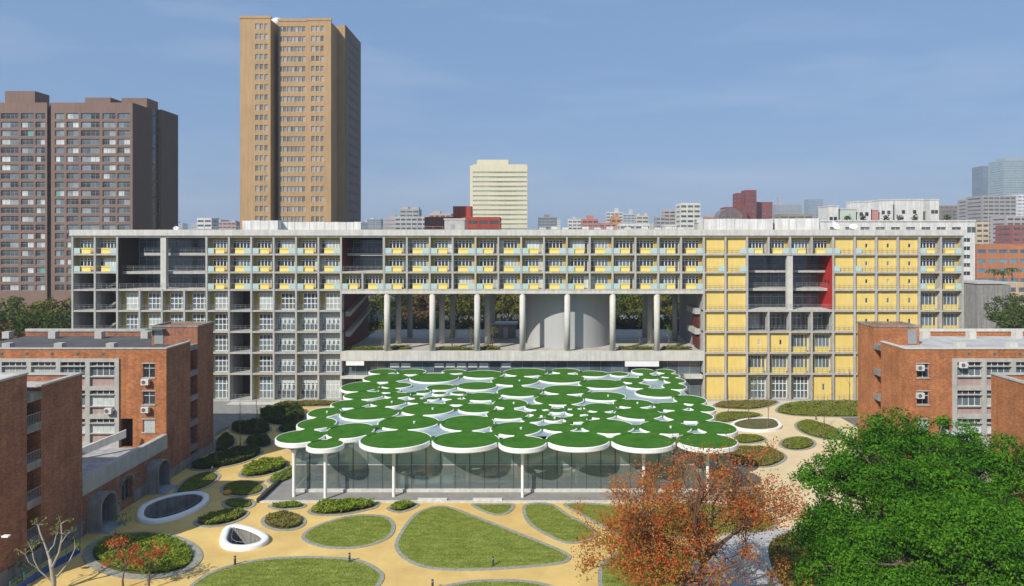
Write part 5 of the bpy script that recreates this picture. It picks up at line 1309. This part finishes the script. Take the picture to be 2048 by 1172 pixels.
def twig_shrub(px, py, h_, label, leafm=None, nflower=30, seed=1, spread=.8, leaves=0):
    base = gp(px, py); r_ = random.Random(seed); t = thing('flowering_shrub', base, label, 'shrub', 'small red flowering trees in the lower left bed')
    m_ = MB(); tips = []
    b = Vector(base); f = b+Vector((.1,0,h_*.4)); m_.tube([b, b.lerp(f,.5)+Vector((-.08,0,0)), f], [.12,.09,.07], 7)
    for i in range(9):
        v = Vector((r_.gauss(0,spread), r_.gauss(0,spread), r_.uniform(.5,1.2))).normalized()*h_*r_.uniform(.4,.62)
        mid = f+v*.5+Vector((r_.gauss(0,.1),r_.gauss(0,.1),.1)); m_.tube([f, mid, f+v], [.045,.03,.012], 5); tips.append(f+v)
        for q in range(3):
            e = mid+Vector((r_.gauss(0,.4),r_.gauss(0,.4),r_.uniform(.1,.6))); m_.tube([mid, e], [.02,.008], 4); tips.append(e)
    m_.build('trunk', BARK, t, True); P = np.array([tuple(p) for p in tips])
    C_ = np.repeat(P[::2], 14, 0)+rng.normal(0,.16,(len(P[::2])*14,3)); put('blossom', quad_mesh('blossom', leaf_quads(C_, rng.normal(0,1,C_.shape), rng.uniform(.06,.13,len(C_))), L_RED), t)
    C_ = np.repeat(P, 14, 0)+rng.normal(0,.32,(len(P)*14,3)); put('foliage', quad_mesh('foliage', leaf_quads(C_, rng.normal(0,1,C_.shape), rng.uniform(.05,.11,len(C_))), GC_OLIVE), t)
twig_shrub(246, 1178, 4.3, 'left one of two small red flowering trees in the lower left bed', seed=4)
twig_shrub(298, 1180, 4.6, 'right one of two small red flowering trees in the lower left bed', seed=8)
twig_shrub(228, 1112, 1.8, 'low red flowering shrub in the shaded side of the lower left bed', seed=12)

# --- weeds and ivy by the left wall
for i,(px,py,h_,lab) in enumerate(((250,1052,1.4,'young climbing shrub on the path beside the first arch'),(40,1172,2.2,'dark shrub behind the blue fence'),(20,1150,1.8,'dark shrub at the left edge behind the blue fence'),(120,1095,1.6,'shrub between the pale tree and the brick wall'))):
    b = gp(px,py); t = thing('shrub', b, lab, 'shrub'); m_ = MB()
    for q in range(4): m_.tube([b,(b[0]+random.gauss(0,.3),b[1]+random.gauss(0,.3),h_*.8)],[.03,.01],4)
    m_.build('stem', BARK_D, t); cs = np.array(b)+rng.normal(0,1,(10,3))*np.array([.6,.5,.35*h_])+np.array([0,0,h_*.65]); cs[:,2] = np.maximum(cs[:,2],.3)
    put('foliage', quad_mesh('foliage', clump_leaves(cs, np.full(10,.34), 150, .1), GC_DARK if i else GC_GREEN), t)

# --- background trees: three kinds, copied
def make_bg(kind, seed, ht, ext):
    ms = {}
    m_ = MB(); cs, rs = crown((0,0,ht-ext[2]), ext, 46, .8, 1.7, seed, .5, .6)
    limbs(m_, (0,0,0), [tuple(c) for c in cs[::6]], .28, (0,0,ht*.4)); ms['trunk'] = m_.mesh('trunk', BARK, True)
    ms['crown'] = quad_mesh('crown', clump_leaves(cs, rs, 34, .30), {'g':L_BG,'y':L_BGY,'b':L_BGB}[kind]); return ms
BGM = {('g',0):make_bg('g',1,11,(4.2,4,4.2)),('g',1):make_bg('g',2,13,(4.8,4.4,5.2)),('y',0):make_bg('y',3,12,(4.5,4.2,4.6)),('b',0):make_bg('b',4,9.5,(4.4,4,3.8)),('b',1):make_bg('b',5,11,(4.6,4.3,4.6))}
def bg_tree(px, d, kind, var, z, sc_, label, grp):
    x = at(px,d); t = thing('background_tree', (x,d,z), label, 'tree', grp); t.scale = (sc_,)*3; t.rotation_euler = (0,0,random.uniform(0,6.28))
    for nm, me in BGM[kind,var].items():
        o = bpy.data.objects.new(nm, me); col.objects.link(o); o.parent = t; WL[o.name] = Vector((x,d,z))
GB = {'g':'dark green','y':'yellow green','b':'rusty brown'}
for px, d, k, v, z, s_, lab in ((712,196,'g',0,3,1.3,'leftmost dark green tree behind the terrace, beside the maroon wall'),(742,204,'y',0,3,1.35,'yellow green tree left of the first tall column behind the terrace'),(792,200,'g',1,3,1.2,'dark green tree right of the first tall column behind the terrace'),
 (818,207,'y',0,3,1.35,'yellow green tree between the first and second tall columns'),(842,196,'b',0,3,1.45,'rusty tree just left of the second tall column'),(884,203,'g',0,3,1.35,'dark green tree just right of the second tall column'),(915,197,'y',0,3,1.3,'yellow green tree between the second and third tall columns'),(938,206,'b',1,3,1.35,'rusty tree just left of the third tall column'),
 (968,199,'g',1,3,1.15,'dark green tree just right of the third tall column'),(992,204,'y',0,3,1.4,'yellow green tree above the terrace lobby'),(1020,197,'y',0,3,1.3,'yellow green tree left of the drum'),(1040,207,'g',0,3,1.4,'dark green tree partly hidden by the drum on its left'),
 (1232,199,'g',1,3,1.2,'dark green tree just right of the drum'),(1258,205,'g',0,3,1.4,'dark green tree behind the taller leafy sapling'),(1282,197,'y',0,3,1.25,'yellow green tree right of the taller leafy sapling'),(1305,206,'g',1,3,1.2,'dark green tree left of the last tall column'),(1334,198,'y',0,3,1.3,'yellow green tree right of the last tall column'),(1352,206,'b',1,3,1.35,'rusty tree right of the last tall column'),(1378,199,'g',0,3,1.35,'rightmost dark green tree behind the terrace')):
    bg_tree(px, d, k, v, z, s_, lab, f'{GB[k]} trees behind the terrace')
# dense under-storey behind the terrace
for i,(a,b,d,h_) in enumerate(((690,1050,172,5.2),(1205,1405,172,5.2))):
    x0, x1 = at(a,d), at(b,d); poly = [(x0,d),(x1,d),(x1,d+5),(x0,d+5)]
    props(put('hedge', quad_mesh('hedge', ground_leaves(poly, 11000, h_, .34, 0, 8), GC_DARK)), ['dark dense hedge behind the left part of the terrace','dark dense hedge behind the right part of the terrace'][i], 'hedge', None, 'stuff')
props(MB().box(UX0-20, UX1+20, 169.9, 186, 0, 8).build('raised_ground', SOIL), kind='structure')
for px, d, k, v, z, s_, lab in ((-30,150,'b',0,0,1.5,'rusty tree cut by the left edge above the dark roof'),(8,158,'g',0,0,1.55,'dark green tree nearest the left edge above the dark roof'),(28,148,'b',1,0,1.2,'rusty tree second from the left edge above the dark roof'),(55,154,'g',1,0,1.25,'dark green tree in the middle of the clump left of the long building'),(80,148,'b',0,0,1.35,'rusty tree in the middle of the clump left of the long building'),(100,160,'g',0,0,1.5,'tall dark green tree right of the middle of the left clump'),(122,150,'g',1,0,1.15,'lower dark green tree beside the left end of the long building'),(138,158,'b',1,0,1.25,'rusty tree touching the left end of the long building'),(62,166,'y',0,0,1.4,'yellow green tree at the back of the left clump, in its middle'),(10,172,'g',1,0,1.4,'dark green tree at the back of the left clump by the picture edge'),(120,172,'y',0,0,1.45,'yellow green tree at the back of the left clump by the building')):
    bg_tree(px, d, k, v, z, s_, lab, f'{GB[k]} trees left of the long building')
for px, d, k, v, z, s_, lab in ((2040,190,'g',0,0,1.35,'broad dark green tree at the right edge above the brick roof'),(2020,200,'g',1,0,1.3,'dark green tree behind the broad one, by the grey hall'),(2062,180,'g',1,0,1.3,'dark green tree cut by the right edge above the brick roof'),(2010,182,'g',0,0,.9,'small dark green tree before the grey hall')):
    bg_tree(px, d, k, v, z, s_, lab, 'dark green trees by the grey hall')
# palms on the terrace of the orange building
def palm(px, d, ztop, label):
    x = at(px,d); zb = zat(566,d); t = thing('palm_tree', (x,d,zb), label, 'palm tree', 'palms before the orange block')
    zt_ = zat(ztop,d); MB().tube([(x,d,zb-18),(x+.2,d,zb),(x,d,zt_)],[.3,.28,.2],8).build('trunk', BARK, t, True)
    Q = []
    for i in range(16):
        a = 2*math.pi*i/16; dr = np.array([math.cos(a), math.sin(a), 0]); sd_ = np.array([-math.sin(a), math.cos(a), 0])*.32; p = np.array([x,d,zt_])
        for k in range(5):
            q = p+dr*.65+np.array([0,0,.35-.28*k]); Q.append([p-sd_, p+sd_, q+sd_*.9, q-sd_*.9]); p = q
    put('fronds', quad_mesh('fronds', np.array(Q), GC_DARK), t)
palm(1988, 262, 541, 'left palm before the orange brick block'); palm(2006, 262, 545, 'middle palm before the orange brick block'); palm(2024, 262, 538, 'right palm before the orange brick block')

# --- saplings
def sapling(px, py, h_, label, grp, z=0, leafm=None, n=60, seed=0):
    b = gp(px,py,z); r_ = random.Random(seed+int(px)); t = thing('sapling', b, label, 'sapling', grp); B_ = Vector(b); m_ = MB()
    m_.tube([B_, B_+Vector((r_.gauss(0,.06),0,h_*.5)), B_+Vector((r_.gauss(0,.12),0,h_))], [.07,.05,.015], 6); tips = []
    for i in range(11):
        s0 = B_+Vector((0,0,h_*r_.uniform(.4,.9))); e = s0+Vector((r_.gauss(0,.5),r_.gauss(0,.5),r_.uniform(.4,1.1)))*h_*.2; m_.tube([s0,e],[.022,.007],4); tips.append(e)
    m_.build('trunk', BARK, t)
    st = MB()
    for i in range(3): a = 2.1*i; st.bar((b[0]+.6*math.cos(a),b[1]+.6*math.sin(a),z),(b[0],b[1],z+1.5),.03)
    st.build('stake', mat('stake_wood',(.28,.18,.09)), t)
    if leafm: P = np.array([tuple(p) for p in tips]); C_ = np.repeat(P,n//11+1,0)+rng.normal(0,.28,(len(P)*(n//11+1),3)); put('foliage', quad_mesh('foliage', leaf_quads(C_, rng.normal(0,1,C_.shape), rng.uniform(.06,.13,len(C_))), leafm), t)
for px, py, h_, lab in ((481,903,8.2,'tall bare staked sapling before the left brick tower'),(514,868,6.5,'bare sapling on the dark mound left of the big one'),(596,852,5.5,'thin bare sapling beside the big domed mound'),(432,930,4.0,'small bare sapling in the hedge bed by the plaza')):
    sapling(px, py, h_, lab, 'staked saplings on the left', seed=2)
for px, py, h_, lf, lab in ((1457,842,6.0,None,'bare sapling in the pointed bed by the yellow facade'),(1497,843,3.2,GC_BRIGHT,'leafy sapling behind the white kerbed bed'),(1536,858,5.6,None,'bare sapling in the white kerbed bed'),(1508,806,5.0,GC_BRIGHT,'leafy sapling before the glazed ground floor bays'),(1625,818,6.6,None,'bare sapling left in the broad right bed'),(1664,818,5.8,None,'bare sapling in the middle of the broad right bed'),(1700,818,8.0,None,'tall bare sapling right in the broad right bed'),(1648,858,6.4,None,'bare sapling in the leaning oval bed on the right')):
    sapling(px, py, h_, lab, 'staked saplings on the right', leafm=lf, seed=3)
for px, py, h_, lf, lab in ((765,698,5.6,GC_BRIGHT,'leafy sapling at the left on the terrace'),(905,694,4.2,GC_OLIVE,'olive sapling left of the third terrace column'),(942,694,4.0,GC_OLIVE,'olive sapling beside the third terrace column'),(985,693,4.2,GC_OLIVE,'olive sapling before the terrace lobby'),(1279,691,6.8,GC_BRIGHT,'taller leafy sapling right of the drum'),(1338,693,4.8,GC_BRIGHT,'leafy sapling near the right end of the terrace')):
    sapling(px, py, h_, lab, 'young trees on the terrace', z=9.95, leafm=lf, n=150, seed=5)

# --- bollard lights
def bollard(px, py, h_, label, r=.11):
    b = gp(px,py); t = thing('bollard_light', b, label, 'bollard', 'bollard lights along the garden paths')
    MB().lathe(b[0],b[1],[(r,0),(r,h_*.78)],12).build('post', mat('dark_bollard',(.055,.058,.065),rough=.4), t)
    MB().lathe(b[0],b[1],[(r*.85,h_*.78),(r*.85,h_*.92)],12).build('lens', mat('lens_grey',(.30,.31,.32),rough=.3), t)
    MB().lathe(b[0],b[1],[(r,h_*.92),(r,h_)],12).build('cap', mat('dark_bollard',(.055,.058,.065)), t)
for px, py, lab in ((699,1125,'bollard light at the top edge of the big bottom lawn'),(986,1133,'bollard light on the bottom edge of the triangular lawn'),(865,1180,'bollard light cut by the bottom edge of the picture'),(470,1131,'bollard light below the triangular sunken court'),(425,946,'bollard light by the hedge bed in the wing shade'),(1519,815,'bollard light at the bed against the yellow facade'),(1574,897,'bollard light in the small round bed on the right'),(1641,876,'bollard light in the leaning oval bed on the right'),(1632,840,'bollard light below the broad right bed')):
    bollard(px, py, .95, lab)
b = gp(455,984,.3); bag = thing('orange_sack', b, 'orange sack lying in the half shaded oval bed', 'sack')
MB().lathe(b[0],b[1],[(.2,.1),(.5,.16),(.55,.32),(.35,.5),(.08,.56)],12).build('sack_body', mat('orange_cloth',(.55,.26,.03)), bag, True)
b = gp(1000,1005); 
for i,(px,lab) in enumerate(((865,'flat white stone slab before the library glass, left one'),(975,'flat white stone slab before the library glass, right one'))):
    b = gp(px,1001,.12); t = props(MB().box(b[0]-1.8,b[0]+1.8,b[1]-.25,b[1]+.35,.121,.32).build('stone_slab', WHITE_D), lab, 'stone slab', 'white slabs on the library plinth')

# ------------------------------------------------------------------ haze
hz = MB().box(-2700, 2700, -120, 2750, -6, 190).mesh('haze', bpy.data.materials.new('haze_air'))
hm = hz.materials[0]; hm.use_nodes = True; n_ = hm.node_tree.nodes; n_.clear()
ho = n_.new('ShaderNodeOutputMaterial'); pv = n_.new('ShaderNodeVolumePrincipled'); pv.inputs['Color'].default_value = (.86,.90,.96,1); pv.inputs['Density'].default_value = .00019; pv.inputs['Anisotropy'].default_value = .0
hm.node_tree.links.new(pv.outputs[0], ho.inputs['Volume'])
props(put('haze', hz), kind='stuff')
